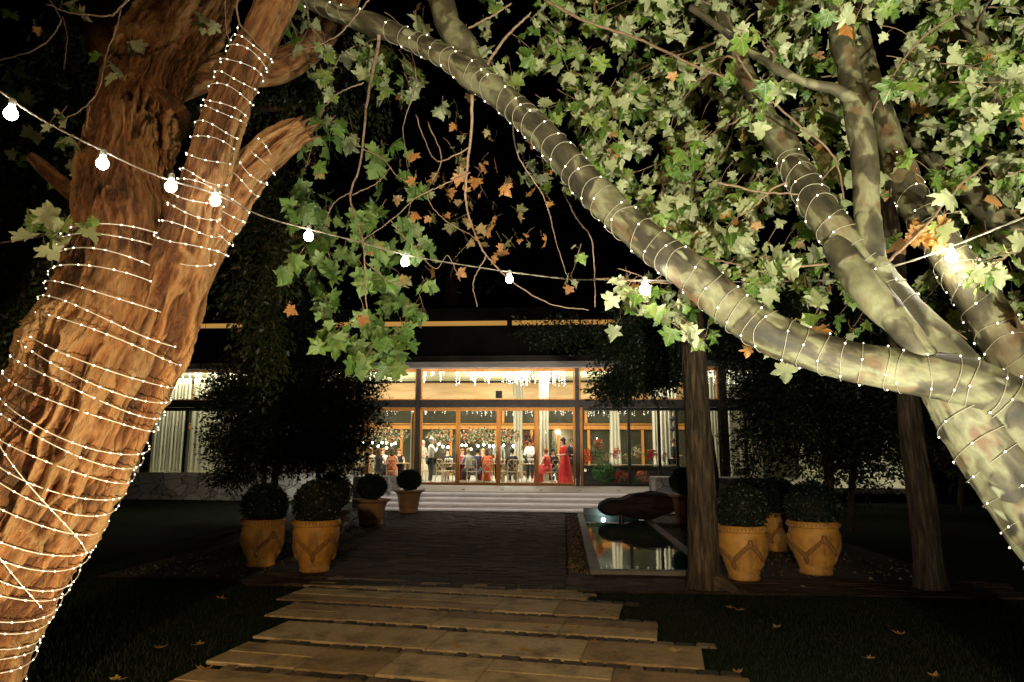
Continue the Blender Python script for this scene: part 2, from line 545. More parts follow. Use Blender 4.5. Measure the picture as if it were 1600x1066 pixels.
M['slab'] = stone_mat('sandstone_slab', [(0.0, (0.34, 0.22, 0.10)), (0.5, (0.52, 0.37, 0.18)), (1.0, (0.68, 0.53, 0.30))], 3.0)
M['brick'] = stone_mat('dark_clinker_brick', [(0.0, (0.03, 0.02, 0.014)), (0.6, (0.06, 0.038, 0.025)), (1.0, (0.11, 0.072, 0.045))], 5, 0.85, 0.5, 0.01, 0.2)
M['cobble'] = stone_mat('dark_cobble', [(0.0, (0.05, 0.036, 0.022)), (0.5, (0.13, 0.09, 0.05)), (1.0, (0.34, 0.25, 0.14))], 8)

# flagstone rows: (left px, near right px, far right px) read off the photograph's own ground plane
O0 = G(750, 1033)
UD = Vector((math.cos(R(8.5)), -math.sin(R(8.5)), 0)); VD = Vector((math.sin(R(8.5)), math.cos(R(8.5)), 0))
rows = [((303, 1036), (1102, 1047), (1076, 1004)), ((352, 986), (1027, 1001), (1010, 970)), ((383, 954), (967, 967), (961, 944)), ((420, 934), (918, 938), (912, 926)), ((450, 922), (900, 926), (895, 918))]
rr = []
for L, Rn, Rf in rows:
    rr.append([(G(*Rn) - O0).dot(VD), (G(*Rf) - O0).dot(VD), (G(*L) - O0).dot(UD), (G(*Rn) - O0).dot(UD)])
for i in range(len(rr) - 1): rr[i][1] = rr[i + 1][0]
v = rr[0][0]
pre = []
for k in range(9):
    v2 = v - 0.72
    pre.append([v2, v, rr[0][2] + 0.10 * (k + 1) + random.uniform(-.1, .1), rr[0][3] + 0.30 * (k + 1)])
    v = v2
rs = random.Random(3)
slab, st, cob, ct = MB(), [], MB(), []


def local_box(mb, tl, u0, u1, v0, v1, z0, z1, tint, bev=0.006):
    k = len(mb.f)
    t = MB().box(u0, u1, v0, v1, z0, z1, bev=bev)
    t.v = [tuple(O0 + UD * a + VD * bb + Vector((0, 0, zz))) for a, bb, zz in t.v]
    mb.add(t.v, t.f)
    tl += [tint] * (len(mb.f) - k)


for (v0, v1, uL, uR) in pre + rr:
    gap = 0.15 if v1 - v0 > 0.5 else 0.11
    u = uL
    two = (v1 - v0 - gap) > 0.44
    while u < uR - 0.05:
        wd = min(rs.uniform(0.6, 1.3), uR - u)
        if uR - u - wd < 0.3: wd = uR - u
        zt = 0.010 + rs.uniform(-0.004, 0.003)
        if two and rs.random() < 0.45:
            vm = (v0 + v1 - gap) / 2
            local_box(slab, st, u + .004, u + wd - .004, v0 + .004, vm - .004, -0.04, zt, rs.random())
            local_box(slab, st, u + .004, u + wd - .004, vm + .004, v1 - gap - .004, -0.04, zt + .003, rs.random())
        else:
            local_box(slab, st, u + .004, u + wd - .004, v0 + .004, v1 - gap - .004, -0.04, zt, rs.random())
        u += wd
    for rrow in range(2 if gap > .15 else 1):
        u = uL + rs.uniform(-.1, .2)
        vh = (gap - .02) / (2 if gap > .15 else 1)
        while u < uR + rs.uniform(-.2, .1):
            wd = rs.uniform(0.09, 0.19)
            a = v1 - gap + rrow * vh + .008
            local_box(cob, ct, u + .006, u + wd - .006, a, a + vh - .01, -0.05, 0.009 + rs.uniform(-.007, .005), rs.random() ** 1.5, 0.01)
            u += wd
structure(tinted('flagstone_path', slab, M['slab'], st))
structure(tinted('cobble_bands', cob, M['cobble'], ct))
bed = MB().box(-3.9, 0.7, 4.0, 9.4, -0.06, -0.008)
bk, bt = MB(), []
y = 8.55
while y < 19.55:
    x = -4.05 + rs.uniform(-.12, .12)
    hgt = rs.uniform(0.085, 0.13)
    while x < 0.0:
        wd = min(rs.uniform(0.2, 0.42), 0.02 - x)
        if wd > 0.04:
            k = len(bk.f)
            bk.box(x + .004, x + wd - .004, y + .004, y + hgt - .004, -0.04, 0.012 + rs.uniform(-.007, .007))
            bt += [rs.random() ** 1.4] * (len(bk.f) - k)
        x += wd
    y += hgt
structure(tinted('brick_path', bk, M['brick'], bt))
# the bricks run on to the right in front of the pool, under the potted box trees
bk, bt = MB(), []
y = 8.55
while y < 9.55:
    x = 0.03 + rs.uniform(-.1, .02)
    while x < 5.3:
        wd = rs.uniform(0.2, 0.42); k = len(bk.f)
        bk.box(x + .004, x + wd - .004, y + .004, y + .1, -0.04, 0.010 + rs.uniform(-.006, .006))
        bt += [rs.random() ** 1.4] * (len(bk.f) - k)
        x += wd
    y += 0.108
structure(tinted('brick_apron', bk, M['brick'], bt))
M['mulch'] = mottled('bark_mulch', (0.018, 0.012, 0.008), (0.07, 0.045, 0.028), 25, 0.95, 1.0, bdist=0.04)
for nm, (x0, x1, y0, y1) in {'mulch_bed_left': (-6.1, -4.06, 8.9, 19.4), 'mulch_strip': (0.045, 0.335, 9.6, 18.9), 'mulch_bed_right': (2.08, 5.2, 9.6, 18.9)}.items():
    t = MB().box(x0, x1, y0, y1, -0.05, 0.004)
    structure(t.build(nm, M['mulch']))
# gravel and mulch chips
chips, cc = MB(), []
for k in range(2600):
    q = rs.random()
    if q < .4: x, y = rs.uniform(-5.9, -4.05), rs.uniform(9, 19)
    elif q < .65: x, y = rs.uniform(0.05, 0.33), rs.uniform(9.6, 18.8)
    else: x, y = rs.uniform(2.1, 5.0), rs.uniform(9.6, 18.8)
    s = rs.uniform(.012, .035); a = rs.uniform(0, 3.14); kk = len(chips.f)
    ca, sa = math.cos(a) * s, math.sin(a) * s
    chips.add([(x - ca, y - sa, .006), (x + sa * .6, y - ca * .6, .01), (x + ca, y + sa, .008), (x - sa * .6, y + ca * .6, .006), (x, y, .012 + s * .8)], [(0, 1, 4), (1, 2, 4), (2, 3, 4), (3, 0, 4)])
    cc += [rs.random()] * 4
o = tinted('mulch_chips', chips, M['cobble'], cc); o['kind'] = 'stuff'

# grass blades around the near lawn
gr = MB(); gt = []
for k in range(60000):
    if rs.random() < .5: x, y = rs.uniform(-6.5, -2.7), rs.uniform(4.4, 12.5)
    else: x, y = rs.uniform(0.4, 7.0), rs.uniform(4.4, 8.5)
    pv = Vector((x, y, 0)) - O0; uu, vv = pv.dot(UD), pv.dot(VD)
    ok = True
    for (v0, v1, uL, uR) in pre + rr:
        if v0 <= vv < v1 and uL - .03 < uu < uR + .03: ok = False
    if not ok or (-4.1 < x < 0.03 and y > 8.5) or (x > 0 and y > 8.5): continue
    if (k % 3 == 0) and fbm(np.array([[x * 1.1, y * 1.1, 0]]), 2, 5)[0] < 0.45: continue
    h = rs.uniform(.012, .042); a = rs.uniform(0, 6.28); l = rs.uniform(-.02, .02); w_ = .0035
    gr.add([(x - w_ * math.cos(a), y - w_ * math.sin(a), -.01), (x + w_ * math.cos(a), y + w_ * math.sin(a), -.01), (x + l, y + rs.uniform(-.02, .02), h)], [(0, 1, 2)])
    gt.append(rs.random())
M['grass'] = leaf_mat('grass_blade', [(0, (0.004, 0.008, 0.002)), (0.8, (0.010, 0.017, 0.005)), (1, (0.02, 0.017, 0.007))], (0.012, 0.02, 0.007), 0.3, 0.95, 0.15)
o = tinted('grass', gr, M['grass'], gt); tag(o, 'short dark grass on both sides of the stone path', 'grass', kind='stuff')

# ---- pool
M['coping'] = mottled('stone_coping', (0.10, 0.085, 0.065), (0.19, 0.165, 0.13), 5, 0.7, 0.3)
m, nt, b = new_mat('pool_water')
b.inputs['Base Color'].default_value = (0.012, 0.075, 0.07, 1)
b.inputs['Roughness'].default_value = 0.015
b.inputs['IOR'].default_value = 1.33
b.inputs['Specular IOR Level'].default_value = 0.9
tc = nt.nodes.new('ShaderNodeTexCoord'); n = noise(nt, tc.outputs['Object'], 5, 3, 0.5)
bump(nt, b, n.outputs[0], 0.05, 0.02)
M['water'] = m
PX0, PX1, PY0, PY1 = 0.34, 2.06, 9.62, 18.6
pl = empty('reflecting_pool', (1.2, 14.1, 0), label='long narrow reflecting pool with stone edge right of the brick path', cat='pool')
MB().box(PX0, PX0 + .15, PY0, PY1, 0, .07, bev=.008).build('coping', M['coping'], pl, world=True)
MB().box(PX1 - .13, PX1, PY0, PY1, 0, .07, bev=.008).build('coping', M['coping'], pl, world=True)
MB().box(PX0 + .152, PX1 - .132, PY0, PY0 + .16, 0, .068, bev=.008).build('coping', M['coping'], pl, world=True)
MB().box(PX0 + .152, PX1 - .132, PY1 - .16, PY1, 0, .22, bev=.008).build('end_wall', M['coping'], pl, world=True)
me = MB().add([(PX0 + .14, PY0 + .14, .045), (PX1 - .12, PY0 + .14, .045), (PX1 - .12, PY1 - .15, .045), (PX0 + .14, PY1 - .15, .045)], [(0, 1, 2, 3)]).build('water', M['water'])
structure(me)
M['poollamp'] = glow('lit_pool_lamp', (0.75, 0.9, 1.0), 30)
t = empty('pool_lamp', (1.0, PY1 - .2, .13), label='small bright underwater lamp at the far end of the pool', cat='lamp')
MB().lathe([(.0, .0), (.05, .0), (.05, .02), (.0, .021)], 12, caps=False).build('housing', M['steel'], t)
MB().ball((0, -.03, 0), .03, 10, 6, (1.6, .6, .5)).build('lens', M['poollamp'], t)
ld = bpy.data.lights.new('pool_light', 'POINT'); ld.energy = 5; ld.color = (.55, .9, 1); ld.shadow_soft_size = .05
lo = bpy.data.objects.new('pool_light', ld); COL.objects.link(lo); lo.location = (0, -.12, .02); lo.parent = t

# ---- sculpture over the pool: a long dark boulder on a pin
p0 = P(998, 790, 17.2)
sc_root = empty('boulder_sculpture', (p0.x, 17.2, 0.05), label='long dark boulder sculpture balanced on a short post over the pool', cat='sculpture')
bm = bmesh.new(); bmesh.ops.create_icosphere(bm, subdivisions=5, radius=1.0)
co = np.array([v.co[:] for v in bm.verts])
ns = fbm(co * 1.6, 3, 9) - .5; n2_ = fbm(co * 6, 2, 4) - .5
hw = 61 * 17.2 / F
for i, v in enumerate(bm.verts):
    x, y, z = v.co
    k = 1 + .45 * ns[i] + .06 * n2_[i]
    rr0 = math.sqrt(max(1e-6, y * y + z * z)); fat = (1 - abs(x) ** 3.2) ** (1 / 2.4) / max(rr0, 1e-3) if rr0 > .02 else 1
    dip = 1 - .22 * math.exp(-((x + .45) / .18) ** 2) + .10 * math.exp(-((x - .25) / .4) ** 2)
    v.co = Vector((x * hw * (1 + .04 * ns[i]), y * fat * .36 * k, z * fat * .29 * k * dip + .05 * x))
mbx = MB().bm(bm)
M['boulder'] = mottled('rusty_boulder', (0.018, 0.011, 0.009), (0.034, 0.02, 0.016), 5, 0.75, 0.5)
zc = p0.z - 0.05
mbx.build('boulder', M['boulder'], sc_root, smooth=True, loc=(0, 0, zc))
MB().tube([(-.42, 0, -.05), (-.42, 0, zc - .1)], .07, 12).build('post', M['steel'], sc_root)

# ================================================================== PAVILION
FL = 0.48           # floor level
YG = 25.4           # glass front
X = lambda px, Y=YG, py=690: P(px, py, Y).x
Z = lambda py, Y=YG: P(800, py, Y).z
XL, XR = X(-150), X(1420)
ter = MB().box(X(575, 21), X(1075, 21), 21.05, YG - .06, 0, FL)
structure(ter.build('terrace', mottled('pale_terrace_stone', (0.42, 0.38, 0.34), (0.55, 0.50, 0.46), 2.5, 0.5, 0.1)))
M['step'] = mottled('grey_step_stone', (0.46, 0.42, 0.39), (0.58, 0.53, 0.50), 3, 0.6, 0.15)
stp = empty('front_steps', (-.9, 20, 0), label='wide low stone steps with light strips below the glass doors', cat='steps')
sx0, sx1 = X(572, 20.2, 780), X(1066, 20.2, 780)
for k in range(3):
    y0 = 19.62 + k * .48
    MB().box(sx0, sx1, y0, 21.04, 0.001 + k * .12, (k + 1) * .12, bev=.006).build('step', M['step'], stp, world=True)
MB().box(sx0, sx1, 20.99, 21.045, .361, FL - .002).build('step', M['step'], stp, world=True)
for k in range(4):
    y0 = 19.60 + k * .48 - (.07 if k == 3 else 0)
    zt_ = (k + 1) * .12
    MB().box(sx0 + .02, sx1 - .02, y0 - .012, y0 + .010, zt_ - .016, zt_ - .008).build('light_strip', M['strip'], stp, world=True)
    MB().box(sx0, sx1, y0 - .024, y0 - .014, zt_ - .026, zt_ - .001).build('nosing', M['step'], stp, world=True)

pav = empty('pavilion', (0, YG, FL), label='long low glass-fronted pavilion lit up with a party inside', cat='building')
B = lambda mb, name, mat, par=pav, smooth=False: mb.build(name, mat, par, smooth, world=True)
YB = 37.0
B(MB().box(XL, XR, YG - .05, YB, .30, FL), 'floor', M['floor'])
B(MB().box(XL, XR, YG + .35, YB + 2, 5.62, 5.72), 'ceiling', M['ceiling'])
# roof slab with projecting eave
B(MB().box(XL - .6, XR + .6, 23.35, YB + 1, 4.93, 5.02), 'roof_edge', M['roof']) if False else None
ev = MB().box(XL, XR, 23.30, 23.42, 4.56, 4.76)
B(ev, 'fascia', M['fascia'])
B(MB().box(XL, XR, 23.36, 23.50, 4.762, 4.98), 'gutter', M['steel'])
B(MB().box(XL, XR, 23.502, YG + .3, 4.765, 4.90), 'eave', M['fascia'])
B(MB().box(XL, XR, 23.5, YG + .34, 4.982, 5.0), 'eave_cover', M['roof'])
B(MB().box(XL, XR, YG + .32, YG + .36, 4.90, 5.9), 'parapet', M['roof'])
B(MB().box(XL - 1, XR + 1, YG + .36, 31.0, 5.73, 6.5), 'lower_roof', M['roof'])
B(MB().box(XL - 1, XR + 6, 29.9, 38.0, 7.86, 8.1), 'upper_roof', M['roof'])
# emissive orange bands between the two roofs
M['glow_band'] = glow('glowing_orange_band', (0.80, 0.42, 0.10), 0.55, True)
y1 = 30.0
for (a, b_) in ((240, 320), (322, 378), (524, 655), (657, 792), (800, 905), (908, 985), (1106, 1172), (1180, 1290)):
    zb, zt = Z(517, y1) , Z(501, y1)
    fr = B(MB().box(X(a, y1, 500), X(b_, y1, 500), y1 + .02, y1 + .08, zb, zt), 'orange_band', M['glow_band'])
B(MB().box(XL, XR, 30.1, 30.3, 6.5, 7.85), 'upper_wall', M['roof'])

# steel frame
zt, zb2, zb1 = Z(577), Z(626), Z(635.5)
B(MB().box(XL, XR, YG - .1, YG + .1, zb2, zb1) if False else MB().box(XL, XR, YG - .11, YG + .11, Z(636.5), Z(625.5)), 'transom_beam', M['steel'])
B(MB().box(XL, XR, YG - .07, YG + .12, Z(578.5), 4.758), 'head_beam', M['frame'])
B(MB().box(XL, XR, YG - .12, YG - .075, Z(625), Z(623.6)), 'beam_trim', M['frame'])
cols = [-60, 90, 230, 441, 652.5, 902.5, 1131, 1290]
for cx_ in cols:
    wd = .075 if cx_ not in (230, 1131) else .12
    B(MB().box(X(cx_) - wd, X(cx_) + wd, YG - .16, YG + .13, FL + .002, 4.755), 'steel_column', M['steel'])
bays = [(-60, 90, 0), (90, 230, 0), (230, 441, 0), (441, 652.5, 1), (652.5, 902.5, 2), (902.5, 1131, 3), (1131, 1290, 0)]
for (a, b_, kind) in bays:
    xa, xb = X(a) + .085, X(b_) - .085
    if a in (230, 1131): xa += .045
    if b_ in (230, 1131): xb -= .045
    wn = B(MB().box(xa, xa + .05, YG - .05, YG + .05, Z(625), Z(579)).box(xb - .05, xb, YG - .05, YG + .05, Z(625), Z(579)).box(xa + .05, xb - .05, YG - .045, YG + .045, Z(625), Z(625) + .03).box(xa + .05, xb - .05, YG - .045, YG + .045, Z(579) - .03, Z(579)), 'transom_window', M['frame'])
    g = B(MB().box(xa + .05, xb - .05, YG - .006, YG + .006, Z(625), Z(579)), 'pane', M['glass'], wn)
    g.matrix_parent_inverse = Matrix.Translation(pav.location).inverted(); g.parent = wn
    z0_, z1_ = FL + .004, Z(637)
    if kind == 0 or kind == 1:
        mt = M['steel'] if kind == 0 else M['frame']
        divs = {230: (290,), 1131: (1165,), 90: (160,), -60: (15,), 441: (505, 575)}[a]
        edges = [xa] + [X(d) for d in divs] + [xb]
    elif kind == 2:
        edges = [xa, X(715.5), X(779), X(838.5), xb]; mt = M['frame']
    else:
        edges = [xa, X(983), X(1030), X(1058), xb]; mt = M['steel']
    for i in range(len(edges) - 1):
        e0, e1 = edges[i] + .002, edges[i + 1] - .002
        fw = .075 if kind == 2 else (.05 if kind != 1 else .07)
        fm = mt
        if kind == 3 and i == 0:
            B(MB().box(e0, e0 + .10, YG - .055, YG + .05, z0_, z1_), 'jamb', M['frame']); e0 += .102
        if kind in (1,) and i == len(edges) - 2:
            pass
        k_ = 'door' if kind == 2 else 'window'
        mbf = MB().box(e0, e0 + fw, YG - .05, YG + .05, z0_, z1_).box(e1 - fw, e1, YG - .05, YG + .05, z0_, z1_)
        mbf.box(e0 + fw, e1 - fw, YG - .05, YG + .05, z1_ - .12, z1_).box(e0 + fw, e1 - fw, YG - .05, YG + .05, z0_, z0_ + .09)
        f_ = B(mbf, k_, fm)
        g = B(MB().box(e0 + fw, e1 - fw, YG - .006, YG + .006, z0_ + .09, z1_ - .12), 'pane', M['glass'])
        g.parent = f_
        if kind == 2:
            h_ = B(MB().tube([(e1 - .04, YG - .08, 1.35), (e1 - .04, YG - .08, 1.65)], .012, 6), 'handle', M['steel'])
            h_.parent = f_
# back wall: night windows with pine frames, plywood band above
B(MB().box(XL, XR, YB + .02, YB + .1, FL, 4.55), 'back_glazing', M['darkpane'])
B(MB().box(XL, XR, YB - .05, YB + .1, Z(627, YB), Z(598.5, YB)), 'plywood_band', M['ply'])
B(MB().box(XL, XR, YB - .02, YB + .1, Z(598.4, YB), Z(595, YB)), 'dark_gap', M['steel'])
B(MB().box(XL, XR, YB - .03, YB + .1, Z(594.9, YB), 5.61), 'cream_band', M['ceiling'])
B(MB().box(XL, XR, YB - .12, YB + .015, Z(671, YB), Z(665, YB)), 'rail', M['frame'])
B(MB().box(XL, XR, YB - .09, YB + .012, Z(663.6, YB), Z(661.8, YB)), 'rail', M['frame'])
for px in (480, 560, 628, 705, 775, 831, 873, 920, 1004, 1100):
    B(MB().box(X(px, YB) - .07, X(px, YB) + .07, YB - .11, YB + .012, FL, Z(672, YB)), 'back_mullion', M['frame'])
for px in (786, 916):
    B(MB().box(X(px, YB) - .07, X(px, YB) + .07, YB - .11, YB + .012, Z(661, YB), 4.5), 'back_mullion', M['frame'])
# side walls behind the curtains
B(MB().box(XL - .2, XL, YG, YB + .1, FL, 5.6), 'side_wall', M['ceiling'])
B(MB().box(XR, XR + .2, YG, YB + .1, FL, 5.6), 'side_wall', M['ceiling'])


def curtain(px0, px1, Y, py0, py1, label, waist=0.0, folds=9, label_cat='curtain'):
    x0, x1 = X(px0, Y), X(px1, Y); z1, z0 = Z(py0, Y), max(Z(py1, Y), FL + .01)
    n, mz = folds * 8, 14
    vs, fs = [], []
    for j in range(mz + 1):
        t = j / mz; z = z1 + (z0 - z1) * t
        sq = 1 - waist * math.sin(math.pi * min(1, t)) ** 2
        for i in range(n + 1):
            s = i / n
            xx = (x0 + x1) / 2 + (s - .5) * (x1 - x0) * sq
            vs.append((xx, Y + .06 * math.sin(s * folds * 6.283 + .5 * math.sin(t * 3)) * (1 + .3 * math.sin(s * 23)), z))
    for j in range(mz):
        for i in range(n):
            fs.append((j * (n + 1) + i, j * (n + 1) + i + 1, (j + 1) * (n + 1) + i + 1, (j + 1) * (n + 1) + i))
    mbc = MB(); mbc.add(vs, fs)
    o = mbc.build('curtain', M['cream'], smooth=True)
    md = o.modifiers.new('thick', 'SOLIDIFY'); md.thickness = .012
    return tag(o, label, label_cat, 'cream curtains in the pavilion')


curtain(-55, 84, 26.3, 590, 745, 'cream curtain behind the leftmost visible glass bay, mostly behind the orange trunk', folds=14)
curtain(100, 226, 26.3, 590, 745, 'cream curtain behind the orange trunk, just left of the first dark mullion', folds=14)
curtain(234, 292, 26.3, 590, 745, 'wide cream curtain between the orange trunk and the dark left mullion', folds=11)
curtain(296, 440, 26.3, 590, 745, 'wide cream curtain right of the dark left mullion, behind the dark tree', folds=18)
curtain(801, 817, 31, 590, 748, 'slim tied cream curtain between the second and third door posts', .15, 3)
curtain(842, 858, 27.6, 580, 752, 'tied cream curtain just right of the third door post', .12, 3)
curtain(952, 970, 30, 590, 728, 'tied cream curtain in the middle of the flower table window', .18, 3)
curtain(1020, 1029, 29, 590, 735, 'narrow slanting cream curtain left of the dark mullion near the tree', .0, 2)
curtain(1031, 1060, 28.2, 590, 740, 'broad cream curtain behind the man at the flower table', .0, 5)
curtain(1110, 1129, 28.2, 590, 745, 'cream curtain just right of the straight tree trunk', .0, 4)
curtain(1136, 1190, 27.5, 590, 745, 'cream curtain farthest right, behind dark foliage', .0, 7)
curtain(641, 648, 26.2, 640, 750, 'very narrow cream curtain edge left of the left door column', .0, 2)

# unseen area lights added under the ceiling to brighten the room
for i, (px, Y, e) in enumerate(((180, 28, 150), (400, 28, 150), (590, 26.5, 190), (700, 26.3, 230), (850, 26.5, 230), (990, 27.2, 110), (1180, 29, 60), (620, 33, 220), (800, 33, 260), (960, 33.5, 120))):
    ld = bpy.data.lights.new('ceiling_fill', 'AREA'); ld.shape = 'RECTANGLE'; ld.size = 2.4; ld.size_y = .5; ld.energy = e * 1.7; ld.color = (1, .92, .78)
    lo = bpy.data.objects.new('ceiling_fill_light', ld); COL.objects.link(lo); lo.location = (X(px, Y), Y, 5.55)
# area lights without fixtures, facing up at the cream ceiling
for px, Y, z, e in ((280, 33, 3.6, 120), (600, 34.5, 4.3, 110), (760, 34.5, 4.3, 110), (920, 34.5, 4.3, 80), (1120, 34.5, 4.3, 30)):
    ld = bpy.data.lights.new('uplight', 'AREA'); ld.size = 1.2; ld.energy = e; ld.color = (1, .88, .68)
    lo = bpy.data.objects.new('upward_area_light', ld); COL.objects.link(lo); lo.location = (X(px, Y), Y, z); lo.rotation_euler = (math.pi, 0, 0)
# unseen area lights added above the curtains, mainly to brighten the left bays
for px, e in ((30, 120), (160, 140), (262, 170), (330, 170), (400, 110), (1160, 30)):
    ld = bpy.data.lights.new('curtain_fill', 'AREA'); ld.shape = 'RECTANGLE'; ld.size = 1.5; ld.size_y = .1; ld.energy = e; ld.color = (1, .93, .70)
    lo = bpy.data.objects.new('curtain_fill_light', ld); COL.objects.link(lo); lo.location = (X(px, 25.8), 25.8, 5.55)
# fill lights added along the terrace to brighten the fascia and door frames
for i, (px, e) in enumerate(((600, 10), (665, 14), (725, 14), (785, 14), (845, 14), (905, 14), (965, 8))):
    t = MB().lathe([(0, 0), (.06, 0), (.06, .012), (0, .014)], 14, caps=False).build('terrace_fill', M['steel'])
    t.location = (X(px, 22.2), 22.2, FL + .001); tag(t, 'small round uplight sunk into the terrace before the glass doors', 'uplight', 'uplights sunk in the terrace')
    ld = bpy.data.lights.new('terrace_fill', 'SPOT'); ld.energy = e * 24; ld.color = (1, .88, .76); ld.spot_size = R(120); ld.spot_blend = .8; ld.shadow_soft_size = .05
    lo = bpy.data.objects.new('terrace_fill_light', ld); COL.objects.link(lo); lo.location = (0, 0, .03); lo.rotation_euler = (math.pi - R(20), 0, 0); lo.parent = t
# soffit downlights
for px in range(300, 1120, 52):
    ld = bpy.data.lights.new('soffit', 'POINT'); ld.energy = 4 if px < 540 else 26; ld.color = (1, .85, .75); ld.shadow_soft_size = .03
    lo = bpy.data.objects.new('soffit_light', ld); COL.objects.link(lo); lo.location = (X(px, 24.6, 570), 24.6, 4.70)
for px in (565, 610, 655, 700, 757, 808, 857, 905):
    t = MB().lathe([(0, 0), (.045, 0), (.045, .02), (0, .02)], 10, (X(px, 23.3, 570), 23.29, 4.585), caps=False)
    tag(t.build('soffit_downlight', M['pend']), 'tiny lit downlight under the pavilion eave', 'downlight', 'downlights along the pavilion eave') if False else None

# ---- stone walls
m, nt, b = new_mat('rough_stone_wall')
tc = nt.nodes.new('ShaderNodeTexCoord')
vo = nt.nodes.new('ShaderNodeTexVoronoi'); vo.feature = 'DISTANCE_TO_EDGE'; vo.inputs['Scale'].default_value = 2.6
vc = nt.nodes.new('ShaderNodeTexVoronoi'); vc.inputs['Scale'].default_value = 2.6
nz = noise(nt, tc.outputs['Object'], 7, 5, 0.6)
wv = mix(nt, 0.12, tc.outputs['Object'], nz.outputs['Color'])
nt.links.new(mapping(nt, wv, (1, 1, 1.5)), vo.inputs['Vector']); nt.links.new(mapping(nt, wv, (1, 1, 1.5)), vc.inputs['Vector'])
e = ramp(nt, [(0.0, (0.25, 0.25, 0.25)), (0.05, (1, 1, 1))], vo.outputs[0])
c = mix(nt, 1.0, ramp(nt, [(0.2, (0.36, 0.345, 0.31)), (0.8, (0.58, 0.56, 0.51))], vc.outputs['Color']).outputs[0], e.outputs[0], 'MULTIPLY')
c = mix(nt, 0.6, c, ramp(nt, [(0.3, (0.5, 0.5, 0.5)), (0.7, (1, 1, 1))], nz.outputs[0]).outputs[0], 'MULTIPLY')
nt.links.new(c, b.inputs['Base Color']); b.inputs['Roughness'].default_value = 0.9
bump(nt, b, e.outputs[0], 0.8, 0.03)
M['stone'] = m
t = MB().box(X(-200, 23.4), X(555, 23.4), 23.4, 24.1, -.05, Z(742.5, 23.4), bev=.02)
tag(t.build('stone_wall', M['stone']), 'long low rough stone wall below the curtained windows on the left', 'stone wall')
t = MB().box(X(560, 21), X(613, 21), 20.6, 22.2, -.05, Z(747, 20.6), bev=.02)
tag(t.build('stone_pier', M['stone']), 'square pale stone pier at the left end of the steps', 'stone wall')
t = MB().box(X(1021, 20.8), X(1200, 20.8), 20.6, 22.2, -.05, Z(745, 20.6), bev=.02)
tag(t.build('stone_pier', M['stone']), 'dark stone block at the right end of the steps behind the tree trunk', 'stone wall')
t = MB().box(X(1143, 24.8), X(1168, 24.8), 24.7, 24.95, Z(741, 24.8), Z(730, 24.8), bev=.01)
t = t.build('planter_panel', M['cream']); tag(t, 'small pale rectangular box low behind the dark tree on the right', 'box')

# ================================================================== POTS AND BOX BALLS
def leaf_cloud(name, centre, fn, count, size, mat, parent, seed=0, quad=True):
    """small leaves as folded four-point blades; fn(rng)->(pos, normal)"""
    r_ = random.Random(seed)
    mb, tl = MB(), []
    for k in range(count):
        p, nrm = fn(r_)
        d = Vector((r_.gauss(0, 1), r_.gauss(0, 1), r_.gauss(0, 1))) + nrm * .6
        d.normalize()
        s = d.cross(Vector((r_.gauss(0, 1), r_.gauss(0, 1), r_.gauss(0, 1)))).normalized()
        L = size * r_.uniform(.7, 1.3)
        mb.add([p, p + d * L * .5 + s * L * .26, p + d * L, p + d * L * .5 - s * L * .26], [(0, 1, 2, 3)])
        tl.append(r_.random())
    me = mb.mesh(name)
    a = me.attributes.new('tint', 'FLOAT', 'FACE'); a.data.foreach_set('value', tl)
    return link(name, me, mat, parent)


def box_ball(parent, z, rad, seed, squash=1.0):
    def f(r_):
        v = Vector((r_.gauss(0, 1), r_.gauss(0, 1), r_.gauss(0, 1))).normalized()
        bump_ = 1 + .07 * (fbm(np.array([[v.x * 2.2 + seed, v.y * 2.2, v.z * 2.2]]), 2, seed)[0] - .5) + (.06 * r_.random() if r_.random() < .05 else 0)
        q = v * rad * bump_ * (r_.uniform(.9, 1.03))
        return Vector((q.x, q.y, q.z * squash + z)), v
    fo = leaf_cloud('foliage', None, f, 5200, .038, M['box_leaf'], parent, seed)
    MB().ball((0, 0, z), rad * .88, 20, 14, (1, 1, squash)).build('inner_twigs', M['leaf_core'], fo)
    return fo


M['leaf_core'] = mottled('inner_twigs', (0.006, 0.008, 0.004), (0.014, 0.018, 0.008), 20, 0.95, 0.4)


def festoon(mb, r_at, up=False, n=4, turn=0.0, H=.6):
    """raised leaf swags hanging between bosses round the pot"""
    for k in range(n):
        a0 = turn + k * 2 * math.pi / n
        a1 = a0 + 2 * math.pi / n
        for j in range(27):
            t = j / 26
            a = a0 + (a1 - a0) * t
            s = 1 - abs(2 * t - 1)
            z = (H * .70 - H * .34 * s ** .85)
            r = r_at(z) + .004
            c_ = Vector((math.cos(a) * r, math.sin(a) * r, z))
            tilt = (1 if t < .5 else -1)
            for sgn in (-1, 1):
                p2 = Vector((math.cos(a + .02 * tilt) * (r + .006), math.sin(a + .02 * tilt) * (r + .006), z + sgn * .036))
                mb.tube([c_, (c_ + p2) / 2 + c_.normalized() * .006, p2], [.020, .018, .006], 5)
        # pendant under the lowest point and boss at the top
        am = (a0 + a1) / 2
        for (aa, z0, z1_) in ((am, H * .36, H * .20), (a0, H * .76, H * .60)):
            pts = []
            for q in range(5):
                z = z0 + (z1_ - z0) * q / 4; r = r_at(z) + .008
                pts.append((math.cos(aa) * r, math.sin(aa) * r, z))
            mb.tube(pts, [.020, .034, .030, .024, .008], 6)


def interp(prof):
    def f(z):
        for (r0, z0), (r1, z1_) in zip(prof, prof[1:]):
            if z0 <= z <= z1_ and z1_ > z0: return r0 + (r1 - r0) * (z - z0) / (z1_ - z0)
        return prof[-1][0]
    return f


